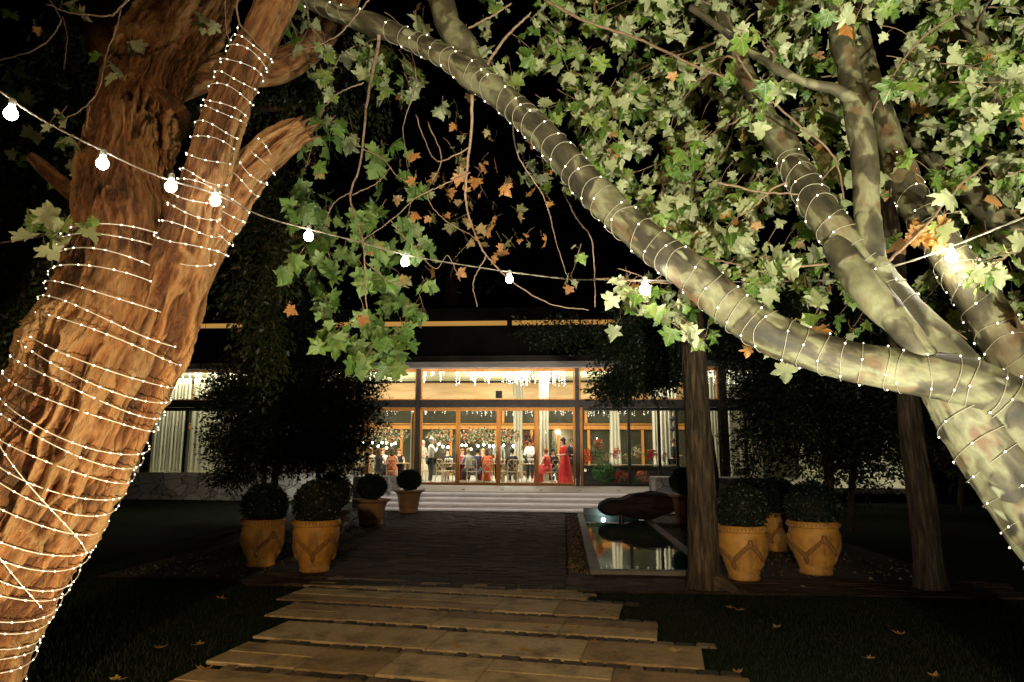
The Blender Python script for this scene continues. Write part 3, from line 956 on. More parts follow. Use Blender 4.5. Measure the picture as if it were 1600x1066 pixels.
def swag_pot(px, pyb, width_px, h_px, ball_px, label, blabel, seed, turn, ball_sq=1.0, inverted=False):
    g = G(px, pyb); d = depth(g)
    w_ = width_px * d / F; H = h_px * d / F * 1.03
    g.y += w_ * .34; g.x = P(px, pyb, g.y).x
    root = empty('terracotta_pot', (g.x, g.y, 0.012), label=label, cat='plant pot', group='ochre terracotta pots with garland relief')
    s = w_ / 2
    prof = [(.0, 0), (.60 * s, 0), (.62 * s, .03 * H), (.62 * s, .045 * H), (.58 * s, .06 * H), (.66 * s, .18 * H), (.78 * s, .35 * H), (.88 * s, .5 * H), (.945 * s, .63 * H), (.955 * s, .74 * H), (.93 * s, .82 * H), (.90 * s, .875 * H)]
    rim = [(.90 * s, .876 * H), (.97 * s, .882 * H), (1.0 * s, .90 * H), (1.02 * s, .93 * H), (.985 * s, .965 * H), (.95 * s, 1.0 * H), (.84 * s, 1.0 * H), (.82 * s, .90 * H), (.0, .90 * H)]
    body = MB().lathe(prof, 48, caps=False).build('body', M['terracotta'], root, smooth=True)
    rm = MB().lathe(rim, 48, caps=False)
    rm = rm.build('rim', M['terracotta'], root, smooth=True)
    orn = MB()
    for k in range(44):
        a = k * 2 * math.pi / 44
        orn.tube([(math.cos(a) * .985 * s, math.sin(a) * .985 * s, .905 * H), (math.cos(a + .07) * 1.005 * s, math.sin(a + .07) * 1.005 * s, .935 * H), (math.cos(a + .02) * .985 * s, math.sin(a + .02) * .985 * s, .965 * H)], [.006, .011, .006], 5)
    orn.build('rim_beading', M['terracotta_dark'], rm, smooth=True)
    mb = MB(); festoon(mb, interp(prof), False, 4, turn, H)
    mb.build('garland_relief', M['terracotta_dark'], root, smooth=True)
    MB().lathe([(0, .93 * H), (.81 * s, .91 * H)], 24, caps=False).build('soil', M['soil'], root)
    rb = ball_px * d / F / 2
    t = empty('box_ball', (g.x, g.y, 0.012 + H * .93), label=blabel, cat='shrub', group='clipped box balls in pots')
    MB().tube([(0, 0, -.05), (0.01, 0, rb * .5)], .03, 8).build('stem', M['twig'], t)
    box_ball(t, rb * ball_sq * .78, rb, seed, ball_sq)
    return root


swag_pot(407.5, 889, 70, 71, 70, 'ochre garland pot at the far left, left of its close twin beside the path', 'round clipped box ball in the far left garland pot', 1, R(-90 - 45 + 6), .95)
swag_pot(491, 898, 77, 78, 76, 'ochre garland pot nearest the path on the left, brightest of the left pair', 'large clipped box ball in the brightest left garland pot', 2, R(-90 - 45 + 12), .98)
swag_pot(1163, 911, 80, 82, 80, 'ochre garland pot partly hidden behind the straight tree trunk', 'dark box ball in the garland pot touching the straight tree trunk', 3, R(-90 + 4), .95)
swag_pot(1276, 902, 82, 80, 82, 'bright ochre garland pot farthest right, standing clear of the trunk', 'dark box ball in the garland pot farthest right', 4, R(-90 + 2), .92)
swag_pot(1216, 864, 46, 58, 72, 'ochre pot standing behind and between the two right garland pots', 'dark box ball in the pot standing behind the two right ones', 5, R(-90), .92)


def flare_pot(px, pyb, top_px, h_px, ball_px, label, blabel, seed, sq=.9):
    g = G(px, pyb); d = depth(g); w_ = top_px * d / F; H = h_px * d / F
    g.y += w_ * .3; g.x = P(px, pyb, g.y).x; s = w_ / 2
    root = empty('flared_pot', (g.x, g.y, 0.012), label=label, cat='plant pot', group='plain flared clay pots')
    prof = [(0, 0), (.60 * s, 0), (.62 * s, .05 * H), (.60 * s, .10 * H), (.62 * s, .28 * H), (.66 * s, .30 * H), (.65 * s, .34 * H), (.72 * s, .66 * H), (.80 * s, .86 * H)]
    MB().lathe(prof, 40, caps=False).build('body', M['terracotta_plain'], root, smooth=True)
    MB().lathe([(.80 * s, .861 * H), (.92 * s, .92 * H), (1.0 * s, .94 * H), (1.0 * s, .99 * H), (.93 * s, 1.0 * H), (.80 * s, .97 * H), (0, .93 * H)], 40, caps=False).build('rim', M['terracotta_plain'], root, smooth=True)
    MB().lathe([(0, .96 * H), (.79 * s, .945 * H)], 24, caps=False).build('soil', M['soil'], root)
    rb = ball_px * d / F / 2
    t = empty('box_ball', (g.x, g.y, 0.012 + H * .95), label=blabel, cat='shrub', group='clipped box balls in pots')
    MB().tube([(0, 0, -.04), (0.01, 0, rb * .5)], .035, 8).build('stem', M['twig'], t)
    box_ball(t, rb * sq * 1.12, rb, seed, sq)


flare_pot(579, 823, 62, 40, 45, 'wide flared clay pot, the nearer of the two by the steps on the left', 'dark box ball in the wide flared pot left of the steps', 11, .85)
flare_pot(638, 803, 49, 35, 38, 'flared clay pot at the foot of the steps beside the glass doors', 'small shaggy box ball in the flared pot at the foot of the steps', 12, .82)
flare_pot(516, 838, 62, 36, 62, 'flared clay pot half hidden behind the brightest left garland pot', 'dark box ball just behind the brightest left pot', 13, .95)
flare_pot(1072, 820, 52, 44, 46, 'clay pot mostly hidden behind the straight tree trunk near the steps', 'box ball mostly hidden behind the straight tree trunk', 14, .9)

# ================================================================== TREES
def crom(pts, n):
    """Catmull-Rom through rows of numbers"""
    A = np.array(pts, float)
    if len(A) == 2: return np.array([A[0] + (A[1] - A[0]) * t for t in np.linspace(0, 1, n)])
    A = np.vstack([2 * A[0] - A[1], A, 2 * A[-1] - A[-2]])
    out = []
    m_ = len(A) - 3
    for q in range(n):
        t = q / (n - 1) * m_
        i = min(int(t), m_ - 1); t -= i
        p0, p1, p2, p3 = A[i:i + 4]
        out.append(.5 * ((2 * p1) + (-p0 + p2) * t + (2 * p0 - 5 * p1 + 4 * p2 - p3) * t * t + (-p0 + 3 * p1 - 3 * p2 + p3) * t ** 3))
    return np.array(out)


class Limb:
    def __init__(s, path, n=120, na=48, disp=None, seed=0, pixel=True, capend=True, lump=0.06):
        rows_ = []
        for (a, b_, c_, w_) in path:
            p = P(a, b_, c_) if pixel else Vector((a, b_, c_))
            rows_.append((*p, (w_ / 2 * depth(p) / F) if pixel else w_))
        C = crom(rows_, n)
        s.c = C[:, :3]; s.r = np.maximum(C[:, 3], .002); s.n = n; s.seed = seed
        T = np.gradient(s.c, axis=0); T /= np.linalg.norm(T, axis=1)[:, None]
        s.t = T
        s.L = np.concatenate([[0], np.cumsum(np.linalg.norm(np.diff(s.c, axis=0), axis=1))])
        nr = np.array(Vector(T[0]).orthogonal().normalized()); U = []
        # start the frame facing the camera so that angle 0 is always visible
        e = np.array(EYE) - s.c[0]; nr = e - T[0] * e.dot(T[0]); nr /= np.linalg.norm(nr)
        for i in range(n):
            nr = nr - T[i] * nr.dot(T[i]); nr /= np.linalg.norm(nr); U.append(nr)
        s.u = np.array(U); s.v = np.cross(T, s.u)
        s.disp = disp; s.na = na; s.lump = lump

    def surf(s, fi, a, extra=0.0):
        """point on the (undisplaced) surface at fractional row fi and angle a"""
        i = min(int(fi), s.n - 2); f = fi - i
        L_ = lambda A: A[i] * (1 - f) + A[i + 1] * f
        lum = 1 + s.lump * 1.2
        r = L_(s.r) * lum + extra
        return Vector(L_(s.c) + (L_(s.u) * math.cos(a) + L_(s.v) * math.sin(a)) * r)

    def row_at(s, length):
        return float(np.interp(length, s.L, np.arange(s.n)))

    def mesh(s, name, mat, parent, world=True):
        n, na = s.n, s.na
        ang = np.linspace(0, 2 * np.pi, na, endpoint=False)
        ca, sa = np.cos(ang), np.sin(ang)
        rr_ = np.repeat(s.r, na); ll = np.repeat(s.L, na)
        cc_ = np.tile(ca, n); ss_ = np.tile(sa, n)
        rm = s.r.mean()
        bc = np.stack([cc_ * rm + s.seed * 3.1, ss_ * rm + s.seed * 1.7, ll], 1)
        R_ = rr_ * (1 + s.lump * 2 * (fbm(bc * np.array([1.6 / max(rm, .05), 1.6 / max(rm, .05), 2.2 / max(rm * 4, .2)]) * .55, 2, s.seed) - .5))
        dd = s.disp(bc, rr_) if s.disp is not None else None
        if dd is not None: R_ = R_ + dd
        pos = np.repeat(s.c, na, 0) + (np.repeat(s.u, na, 0) * cc_[:, None] + np.repeat(s.v, na, 0) * ss_[:, None]) * R_[:, None]
        i = np.arange(n - 1)[:, None] * na; j = np.arange(na)[None, :]; j2 = (j + 1) % na
        quads = np.stack([i + j, i + j2, i + na + j2, i + na + j], -1).reshape(-1, 4)
        vs = pos.tolist(); fs = quads.tolist()
        # rounded broken end
        k = len(vs); vs.append(tuple(s.c[-1] + s.t[-1] * s.r[-1] * .35)); vs.append(tuple(s.c[0]))
        for q in range(na):
            fs.append(((n - 1) * na + q, (n - 1) * na + (q + 1) % na, k))
            fs.append(((q + 1) % na, q, k + 1))
        me = bpy.data.meshes.new(name); me.from_pydata(vs, [], fs)
        bc = np.vstack([bc, bc[-1], bc[0]])
        at = me.attributes.new('bark_co', 'FLOAT_VECTOR', 'POINT'); at.data.foreach_set('vector', bc.astype(np.float32).ravel())
        if dd is not None:
            rg = plane_plate(bc[:len(dd)], rr_) if s.disp is plane_disp else np.clip((dd - dd.mean()) / (4.2 * dd.std() + 1e-6) + .5, 0, 1); rg = np.concatenate([rg, rg[-1:], rg[:1]])
            ra_ = me.attributes.new('ridge', 'FLOAT', 'POINT'); ra_.data.foreach_set('value', rg.astype(np.float32))
        return link(name, me, mat, parent, smooth=True, world=world)


def redwood_disp(amp):
    """fibrous bark: long tangled strands, deep grooves between them, shreds"""
    def f(bc, r):
        w1 = (fbm(bc * np.array([7, 7, 3.0]), 2, 41) - .5)[:, None] * np.array([.13, .13, .0])
        w2 = (vnoise(bc * np.array([19, 19, 9]), 43) - .5)[:, None] * np.array([.035, .035, .0])
        q = bc + w1 + w2
        n1 = 1 - np.abs(2 * vnoise(q * np.array([15, 15, 1.6]), 5) - 1)
        n2 = 1 - np.abs(2 * vnoise(q * np.array([31, 31, 4.2]), 6) - 1)
        n5 = 1 - np.abs(2 * vnoise(q * np.array([62, 62, 9]), 7) - 1)
        n3 = fbm(bc * np.array([5, 5, 1.8]), 2, 8)
        n4 = vnoise(bc * np.array([60, 60, 22]), 9)
        patch = np.clip(3 * (vnoise(bc * np.array([4, 4, 2.2]), 10) - .3), .35, 1.2)
        return amp * (patch * (1.1 * (n1 ** 2 - .4) + .8 * (n2 ** 1.6 - .42) + .4 * (n5 - .5)) + 1.0 * (n3 - .5) + .25 * (n4 - .5))
    return f


def plane_disp(bc, r):
    q = bc + (fbm(bc * np.array([9, 9, 7]), 2, 51) - .5)[:, None] * np.array([.10, .10, .14])
    pl_ = vnoise(q * np.array([8, 8, 5.0]), 52) * .6 + vnoise(q * np.array([17, 17, 11]), 53) * .4
    step = np.clip((pl_ - .46) * 14, 0, 1)
    knots = np.clip(vnoise(bc * np.array([3.5, 3.5, 2.2]), 54) - .74, 0, 1) * .16
    return r * .09 * (fbm(bc * np.array([4, 4, 2.5]), 2, 12) - .5) + .0055 * step + knots + .003 * (vnoise(bc * np.array([50, 50, 30]), 3) - .5)


def plane_plate(bc, r):
    q = bc + (fbm(bc * np.array([9, 9, 7]), 2, 51) - .5)[:, None] * np.array([.10, .10, .14])
    pl_ = vnoise(q * np.array([8, 8, 5.0]), 52) * .6 + vnoise(q * np.array([17, 17, 11]), 53) * .4
    return np.clip((pl_ - .46) * 14, 0, 1)


def furrow_disp(bc, r):
    n1 = 1 - np.abs(2 * vnoise(bc * np.array([34, 34, 3.5]), 25) - 1)
    return .030 * (n1 - .5) + .05 * (fbm(bc * np.array([4, 4, 1.5]), 2, 22) - .5)


LED_ME = MB().ball((0, 0, 0), 0.0052, 8, 6).mesh('led')
LED_ME.materials.append(M['led'])
LED_ME.polygons.foreach_set('use_smooth', [True] * len(LED_ME.polygons))


def fairy(limb, l0, l1, pitch, spacing, label, scatter=.012, extra=.012, seed=0, tilt=0.0, ts=0.0, cap=100, start=0.0, wire=.0026, slack=()):
    """one string of fairy lights wound round a limb: wire + lamps"""
    r_ = random.Random(seed)
    root = empty('fairy_light_string', tuple(limb.c[int(limb.row_at(l0))]), label=label, cat='fairy lights', group='fairy lights wound round trunks and boughs')
    turns = (l1 - l0) / pitch
    pts = []; steps = int(turns * 40)
    wob = [r_.uniform(-.35, .35) for _ in range(int(turns) + 3)]
    for q in range(steps + 1):
        t = q / steps; turn = t * turns; a = start + turn * 2 * math.pi
        wv = wob[int(turn)] * (1 - (turn % 1)) + wob[int(turn) + 1] * (turn % 1)
        ln = l0 + (turn + wv) * pitch + tilt * math.cos(a) * limb.r[0] + ts * math.sin(a) * limb.r[0]
        ln += scatter * math.sin(a * 2.3 + seed)
        ln = min(max(ln, 0), limb.L[-1] - .001)
        pts.append(limb.surf(limb.row_at(ln), a, extra))
    wm = MB().tube(pts, wire, 5)
    segs = list(zip(pts, pts[1:]))
    for (la, a0, lb, a1) in slack:        # loose crossing strands
        sp = [limb.surf(limb.row_at(la + (lb - la) * q / 24), a0 + (a1 - a0) * q / 24, extra + .012) for q in range(25)]
        wm.tube(sp, wire, 5); segs += list(zip(sp, sp[1:]))
    wm.build('wire', M['wire'] if extra > .005 else M['wire_dim'], root, smooth=True, world=True)
    leds, acc = [], 0
    for p, q in segs:
        d = (q - p).length
        if d > .25: acc = 0; continue
        acc += d
        if acc >= spacing:
            acc -= spacing; leds.append(q + (q - EYE).normalized() * -.004)
    # the lamps nearest the front are parts, the rest one mesh
    leds.sort(key=lambda p: (p - EYE).length)
    for p in leds[:cap]:
        o = bpy.data.objects.new('led', LED_ME); COL.objects.link(o); o.parent = root; o.location = p - root.location
    if len(leds) > cap:
        mb = MB()
        for p in leds[cap:]: mb.ball(tuple(p - root.location), .0052, 6, 4)
        o = mb.build('led_rest', M['led'], root); o['kind'] = 'stuff'; o.name = 'far_leds'
    return root, leds


# ---- leaves ------------------------------------------------------
HALF = [(0.0, 0.02), (0.14, -0.10), (0.27, -0.03), (0.44, -0.10), (0.45, 0.08), (0.36, 0.20), (0.50, 0.24), (0.68, 0.38), (0.50, 0.46), (0.34, 0.50), (0.24, 0.47), (0.30, 0.62), (0.22, 0.74), (0.10, 0.86), (0.0, 1.02)]
OUT = [Vector((x, y, 0)) for x, y in HALF] + [Vector((-x, y, 0)) for x, y in HALF[-2:0:-1]]
CEN = Vector((0, .32, 0))


def add_leaf(mb, tl, base, tipdir, nrm, size, r_, tint, curl=None):
    """a lobed plane-tree leaf with its lobes bent, base at the stalk's end"""
    y = tipdir.normalized(); asym = r_.uniform(-.18, .18); z = (nrm - y * nrm.dot(y))
    z = z.normalized() if z.length > 1e-5 else y.orthogonal().normalized()
    x = y.cross(z)
    cl = r_.choice([-.4, .1, .35, .6, 1.0]) * r_.uniform(.5, 1.1) if curl is None else curl
    tw = r_.uniform(-.25, .25); fold = r_.uniform(.0, .5); wd = r_.uniform(.85, 1.1)
    ph = r_.uniform(0, 6.28)
    vs = []
    for q in OUT + [CEN]:
        d2 = (q.x * q.x + (q.y - .32) ** 2)
        zz = -cl * d2 + fold * abs(q.x) * .5 + tw * q.x * q.y + .05 * math.sin(ph + q.x * 9 + q.y * 7) * d2 ** .5 * 1.6
        jx = r_.uniform(-.03, .03); jy = r_.uniform(-.04, .04)
        vs.append(base + (x * (q.x * (wd + asym * (1 if q.x > 0 else -1)) + jx) + y * (q.y + jy) + z * zz) * size)
    n = len(OUT); k = len(mb.f)
    mb.add(vs, [(i, (i + 1) % n, n) for i in range(n)])
    if 'uv' in mb.__dict__: mb.uv += [(q.x, q.y, ph) for q in OUT + [CEN]]
    tl += [tint] * (len(mb.f) - k)


def rdir(r_, bias=Vector((0, 0, 0)), s=1.0):
    return (Vector((r_.gauss(0, 1), r_.gauss(0, 1), r_.gauss(0, 1))) * s + bias).normalized()


class Crown:
    def __init__(s, seed=0):
        s.lf, s.tl, s.tw, s.r = MB(), [], MB(), random.Random(seed)
        s.lf.uv = []

    def twig(s, p0, d, length, nleaf, size, th=.004, tint=None, droop=.5, face=.55, under=.6):
        """a bent twig with leaves on stalks along its outer part"""
        r_ = s.r
        pts = [Vector(p0)]; d = d.normalized(); seg = 7
        for q in range(seg):
            d = (d + rdir(r_) * .22 + Vector((0, 0, -droop * .16))).normalized()
            pts.append(pts[-1] + d * length / seg)
        s.tw.tube(pts, [th * (1 - .75 * q / seg) for q in range(seg + 1)], 5)
        for q in range(nleaf):
            t = r_.uniform(.15, 1) * seg; i = min(int(t), seg - 1)
            b_ = pts[i].lerp(pts[i + 1], t - i)
            sd = rdir(r_, d * .5 + Vector((0, 0, -.5)))
            b2 = b_ + sd * size * r_.uniform(.3, .6)
            s.tw.tube([b_, b2], [.0014, .001], 3, cap=False)
            nr = rdir(r_, (EYE - b2).normalized() * face * (-1 if r_.random() < under else 1) + Vector((0, 0, .5)), .75)
            s.leaf(b2, rdir(r_, sd * .5 + Vector((0, 0, -.75)), .5), nr, size * r_.choice([.55, .75, .9, 1, 1.1]), tint)
        return pts

    def leaf(s, b_, tip, nr, size, tint=None):
        t = s.r.random() if tint is None else tint(s.r)
        add_leaf(s.lf, s.tl, b_, tip, nr, size, s.r, t)

    def branch(s, a, b_, r0, r1, sag=.0, wig=.06, n=14, ctrl=None):
        a, b_ = Vector(a), Vector(b_); L = (b_ - a).length
        pts = []
        o1, o2 = rdir(s.r) * wig * L, rdir(s.r) * wig * L
        for q in range(n + 1):
            t = q / n
            pts.append(a.lerp(b_, t) + (o1 * math.sin(t * 3.14) + o2 * math.sin(t * 6.28) * .6) + Vector((0, 0, -sag * L * math.sin(t * 3.14))) + rdir(s.r) * .006 * math.sin(t * 3.14))
        s.tw.tube(pts, [r0 + (r1 - r0) * q / n for q in range(n + 1)], 6)
        return pts

    def poly(s, pxs, r0, r1, n=30):
        C = crom([tuple(P(a, b_, c_)) for a, b_, c_ in pxs], n)
        pts = [Vector(c_) + rdir(s.r) * .004 for c_ in C]
        s.tw.tube(pts, [r0 + (r1 - r0) * q / (n - 1) for q in range(n)], 6)
        return pts

    def done(s, parent, lm, tm, crown='crown', twigs='twigs'):
        c_ = tinted(crown, s.lf, lm, s.tl)
        c_.parent = parent; c_.matrix_parent_inverse = Matrix.Translation(parent.location).inverted()
        s.tw.build(twigs, tm, parent, smooth=True, world=True)
        print('crown leaves', len(s.lf.f) // 28)


def rdir_(r_): return Vector((r_.gauss(0, 1), r_.gauss(0, 1), r_.gauss(0, 1))).normalized()


# ---- the big leaning tree with the stringy orange bark ------------
gbase = G(-150, 1150)
lt = empty('old_leaning_tree', tuple(P(-120, 1116, 4.2)), label='huge leaning tree on the left with stringy orange bark wound in fairy lights', cat='tree')
rw = redwood_disp(.060)
mainL = Limb([(-189, 1210, 4.05, 225), (-100, 1075, 4.1, 205), (-52, 960, 4.15, 196), (42, 800, 4.2, 196), (126, 640, 4.25, 200), (184, 500, 4.3, 188), (202, 400, 4.38, 166), (196, 300, 4.5, 132), (204, 200, 4.65, 110), (240, 100, 4.9, 108), (300, 10, 5.1, 100), (360, -90, 5.4, 92)], 820, 340, rw, 1, lump=.05)
mainL.mesh('trunk', M['red_bark'], lt)
limb1 = Limb([(222, 610, 4.50, 80), (250, 520, 4.34, 100), (280, 420, 4.22, 90), (302, 340, 4.15, 72), (322, 270, 4.1, 60), (343, 200, 4.08, 58), (378, 110, 4.1, 56), (414, 40, 4.15, 55), (450, -50, 4.25, 54), (480, -130, 4.4, 52)], 460, 170, redwood_disp(.026), 2, lump=.05)
limb1.mesh('bough', M['red_bark'], lt)
limb2 = Limb([(262, 500, 4.40, 70.4), (300, 410, 4.3, 73.9), (348, 330, 4.3, 58.1), (393, 268, 4.32, 48.4), (438, 226, 4.34, 42.2), (474, 203, 4.36, 35.2)], 340, 150, redwood_disp(.030), 3, lump=.06)
limb2.mesh('broken_bough', M['red_bark'], lt)
spl = MB()
rq = random.Random(4)
for q in range(16):
    a = q * .39; o_ = Vector(limb2.c[-1]) + (Vector(limb2.u[-1]) * math.cos(a) + Vector(limb2.v[-1]) * math.sin(a)) * limb2.r[-1] * rq.uniform(.5, .95)
    d_ = Vector(limb2.t[-1]) + rdir_(rq) * .45
    spl.tube([o_ - Vector(limb2.t[-1]) * .05, o_ + d_ * rq.uniform(.01, .03), o_ + d_ * rq.uniform(.04, .09)], [.024, .015, .003], 5)
spo = spl.build('splinters', M['red_bark'], lt, world=True)
limb3 = Limb([(250, 140, 4.95, 60), (340, 110, 5.3, 50), (430, 105, 5.5, 50), (500, 60, 5.8, 42), (560, -40, 6.0, 40)], 120, 60, redwood_disp(.008), 4)
limb3.mesh('bough', M['red_bark'], lt)
stub = Limb([(150, 330, 4.6, 30), (100, 290, 4.75, 24), (68, 262, 4.85, 20), (50, 246, 4.9, 15)], 60, 40, redwood_disp(.005), 5)
stub.mesh('stub', M['red_bark'], lt)
limb4 = Limb([(250, 190, 4.7, 90), (200, 120, 5.0, 70), (160, 40, 5.3, 60), (120, -60, 5.6, 50)], 120, 60, redwood_disp(.008), 6)
limb4.mesh('bough', M['red_bark'], lt)

fairy(mainL, .0, mainL.L[-1] * .50, .108, .108, 'fairy lights wound in many turns round the huge orange leaning trunk', seed=3, tilt=-.12, ts=-.16, extra=.034, start=.4, wire=.0036,
      slack=((2.05, -.7, 1.55, 1.1), (1.75, -.9, 1.2, .9)))
fairy(limb1, limb1.L[-1] * .26, limb1.L[-1] * .68, .095, .085, 'fairy lights wound round the tall upper limb of the orange tree', seed=5, tilt=-.1, ts=-.1, extra=.016, wire=.0026)
fairy(limb2, limb2.L[-1] * .35, limb2.L[-1] * .84, .10, .09, 'fairy lights round the short broken limb of the orange tree', seed=6, tilt=-.15, ts=-.2, extra=.018, wire=.0026)

# ---- the plane tree on the right ---------------------------------
pt = empty('plane_tree', tuple(P(1800, 1085, 4.0)), label='big plane tree on the right, its mottled boughs sweeping over the path', cat='tree')
bough = Limb([(1800, 900, 3.9, 117.0), (1700, 775, 3.85, 108.0), (1620, 680, 3.8, 93.6), (1560, 622, 3.8, 82.8), (1490, 592, 3.8, 73.8), (1400, 578, 3.85, 64.8), (1300, 557, 3.9, 61.2), (1200, 518, 3.95, 63.0), (1140, 478, 4.0, 61.2), (1080, 428, 4.0, 55.8), (1010, 375, 4.05, 52.2), (950, 322, 4.1, 50.4), (900, 268, 4.15, 46.8), (850, 212, 4.2, 43.2), (800, 165, 4.25, 39.6), (740, 117, 4.3, 39.6), (690, 86, 4.35, 32.4), (640, 62, 4.4, 29.7), (570, 32, 4.45, 25.2), (510, 12, 4.5, 21.6), (460, -12, 4.55, 18.0), (400, -60, 4.6, 16.2)], 760, 100, plane_disp, 11, lump=.05)
bough.mesh('bough', M['plane_bark'], pt)
trunkP = Limb([(1900, 1180, 4.1, 202.4), (1790, 1030, 4.05, 176.0), (1700, 880, 4.0, 156.6), (1620, 770, 3.97, 140.8), (1555, 690, 3.95, 125.0), (1510, 630, 3.92, 105.6), (1480, 585, 3.9, 88.0)], 320, 150, plane_disp, 12, lump=.05)
trunkP.mesh('trunk', M['plane_bark'], pt)
limbA = Limb([(1540, 640, 3.9, 86.4), (1480, 570, 3.92, 79.2), (1425, 510, 3.95, 70.2), (1380, 455, 3.98, 63.0), (1335, 395, 4.05, 55.8), (1290, 340, 4.15, 50.4), (1255, 285, 4.3, 45.0), (1225, 235, 4.5, 36.0), (1190, 170, 4.7, 28.8), (1150, 80, 5.0, 21.6), (1120, 0, 5.2, 16.2)], 360, 90, plane_disp, 13)
limbA.mesh('limb', M['plane_bark'], pt)
limbA2 = Limb([(1452, 562, 3.80, 30), (1432, 540, 3.80, 40), (1400, 500, 3.84, 42), (1365, 455, 3.90, 40), (1330, 410, 4.0, 34), (1310, 380, 4.08, 26)], 200, 70, plane_disp, 14)
limbA2.mesh('cut_limb', M['plane_bark'], pt)
limbB = Limb([(1385, 470, 4.0, 50), (1362, 410, 4.0, 44), (1355, 340, 4.02, 38), (1352, 260, 4.05, 36), (1342, 190, 4.1, 38), (1328, 120, 4.2, 32), (1318, 60, 4.3, 28), (1306, 0, 4.4, 25), (1295, -60, 4.5, 22)], 260, 70, plane_disp, 15)
limbB.mesh('limb', M['plane_bark'], pt)
limbB2 = Limb([(1340, 165, 4.1, 26), (1322, 150, 4.1, 18), (1300, 138, 4.1, 14), (1262, 130, 4.12, 12), (1215, 108, 4.15, 12), (1170, 78, 4.2, 10), (1120, 40, 4.25, 8), (1080, 10, 4.3, 6)], 110, 24, plane_disp, 16)
limbB2.mesh('limb', M['plane_bark'], pt)
limbC = Limb([(1690, 780, 3.95, 82.8), (1640, 660, 4.0, 75.4), (1590, 575, 4.05, 68.1), (1548, 500, 4.1, 62.6), (1510, 440, 4.15, 58.9), (1470, 380, 4.25, 51.5), (1430, 320, 4.4, 46.0), (1400, 250, 4.6, 40.5), (1375, 170, 4.8, 33.1), (1350, 80, 5.0, 27.6), (1330, -20, 5.2, 22.1)], 360, 90, plane_disp, 17)
limbC.mesh('limb', M['plane_bark'], pt)
limbD = Limb([(1720, 560, 4.5, 60), (1650, 450, 4.6, 50), (1595, 380, 4.7, 44), (1530, 312, 4.8, 38), (1470, 255, 4.95, 30), (1420, 200, 5.1, 22)], 140, 40, plane_disp, 18)
limbD.mesh('limb', M['plane_bark'], pt)
limbE = Limb([(762, 135, 4.3, 40), (745, 108, 4.32, 32), (722, 70, 4.36, 28), (700, 40, 4.4, 24), (690, 5, 4.45, 22), (672, -50, 4.5, 20)], 110, 36, plane_disp, 19)
limbE.mesh('limb', M['plane_bark'], pt)
limbF = Limb([(1640, 220, 4.6, 40), (1585, 150, 4.6, 34), (1545, 90, 4.65, 30), (1510, 30, 4.7, 24), (1480, -40, 4.8, 20)], 110, 36, plane_disp, 20)
limbF.mesh('limb', M['plane_bark'], pt)

bl = bough.L
fairy(bough, bough.L[-1] * .14, bough.L[-1] * .965, .105, .21, 'fairy lights spiralling along the long sweeping bough over the path', seed=8, tilt=.18, extra=.003, scatter=.008, wire=.0024)
fairy(trunkP, trunkP.L[-1] * .05, trunkP.L[-1] * .93, .14, .24, 'fairy lights wound round the thick lower trunk at the right edge', seed=9, tilt=.3, extra=.003, wire=.0024)
fairy(limbC, limbC.L[-1] * .15, limbC.L[-1] * .56, .12, .2, 'fairy lights round the limb beside the glaring right lamp', seed=10, tilt=.2, extra=.003, wire=.0022)
fairy(limbA, limbA.L[-1] * .17, limbA.L[-1] * .52, .11, .19, 'fairy lights on the limb that ends in a pale cut stump above the bough', seed=12, tilt=.2, extra=.003, wire=.0022)

# crown
cr = Crown(5)
limbs_for_twigs = [bough, limbA, limbB, limbB2, limbC, limbD, limbE, limbF]
samples = []
for lb in limbs_for_twigs:
    for i in range(int(lb.n * .3) if lb is bough else 5, lb.n, 10): samples.append(Vector(lb.c[i]))
dens = {0: {4: .6, 5: 1.4, 6: 1, 7: 1, 8: 1.3, 9: 2.2, 10: 3, 11: 3, 12: 1.5, 13: 1.3, 14: 3, 15: 3, 16: 2},
        1: {5: .25, 6: .3, 8: 1.3, 9: 3, 10: 3, 11: 3, 12: 2, 13: 1.2, 14: 2.5, 15: 3, 16: 2},
        2: {8: .5, 9: 2.4, 10: 3, 11: 2.5, 12: 1.8, 13: .9, 14: 1.8, 15: 2.4, 16: 1.5},
        3: {9: .15, 10: 2, 11: 2.4, 12: 1.1, 13: .5, 14: 1.0, 15: 1.0, 16: 1},
        4: {9: .25, 10: .6, 11: 1.3, 12: .9, 13: .4, 14: .6, 15: 1.8, 16: 2},
        5: {15: .45, 16: 1},
        -1: {4: .3, 5: 1, 6: 1, 7: 1, 8: 1.3, 9: 2, 10: 3, 11: 3, 12: 3, 13: 2, 14: 3, 15: 3, 16: 2}}
mixed = lambda r_: r_.random() if r_.random() < .28 else r_.uniform(.1, .86)
rc = cr.r
for row, cols_ in dens.items():
    for cx_, dn in cols_.items():
        ntw = dn * 8.0
        ntw = int(ntw) + (1 if rc.random() < ntw % 1 else 0)
        for q in range(ntw):
            px, py = (cx_ + rc.random()) * 100, (row + rc.random()) * 100
            Y = rc.choice([4.0, 4.5, 4.9, 5.4, 6.0]) + rc.uniform(-.2, .2)
            if 1200 < px < 1560 and py > 130: Y = max(Y, 4.6)
            if px < 1180: Y = rc.uniform(4.7, 6.2)
            if py > 380 and 1240 < px < 1560: Y = rc.uniform(4.3, 5.4)
            if py > 330 and px < 1240: Y = rc.uniform(4.5, 5.0)
            p = P(px, py, Y)
            near = min(samples, key=lambda s_: (s_ - p).length)
            dr = (p - near)
            cr.twig(p, dr.normalized() + Vector((0, 0, -.3)), rc.uniform(.18, .38), rc.randint(4, 6), rc.uniform(.085, .15), .0035, mixed)
            if rc.random() < .06 and dr.length < 1.4:
                cr.branch(near, p, .010, .0045, wig=.1)
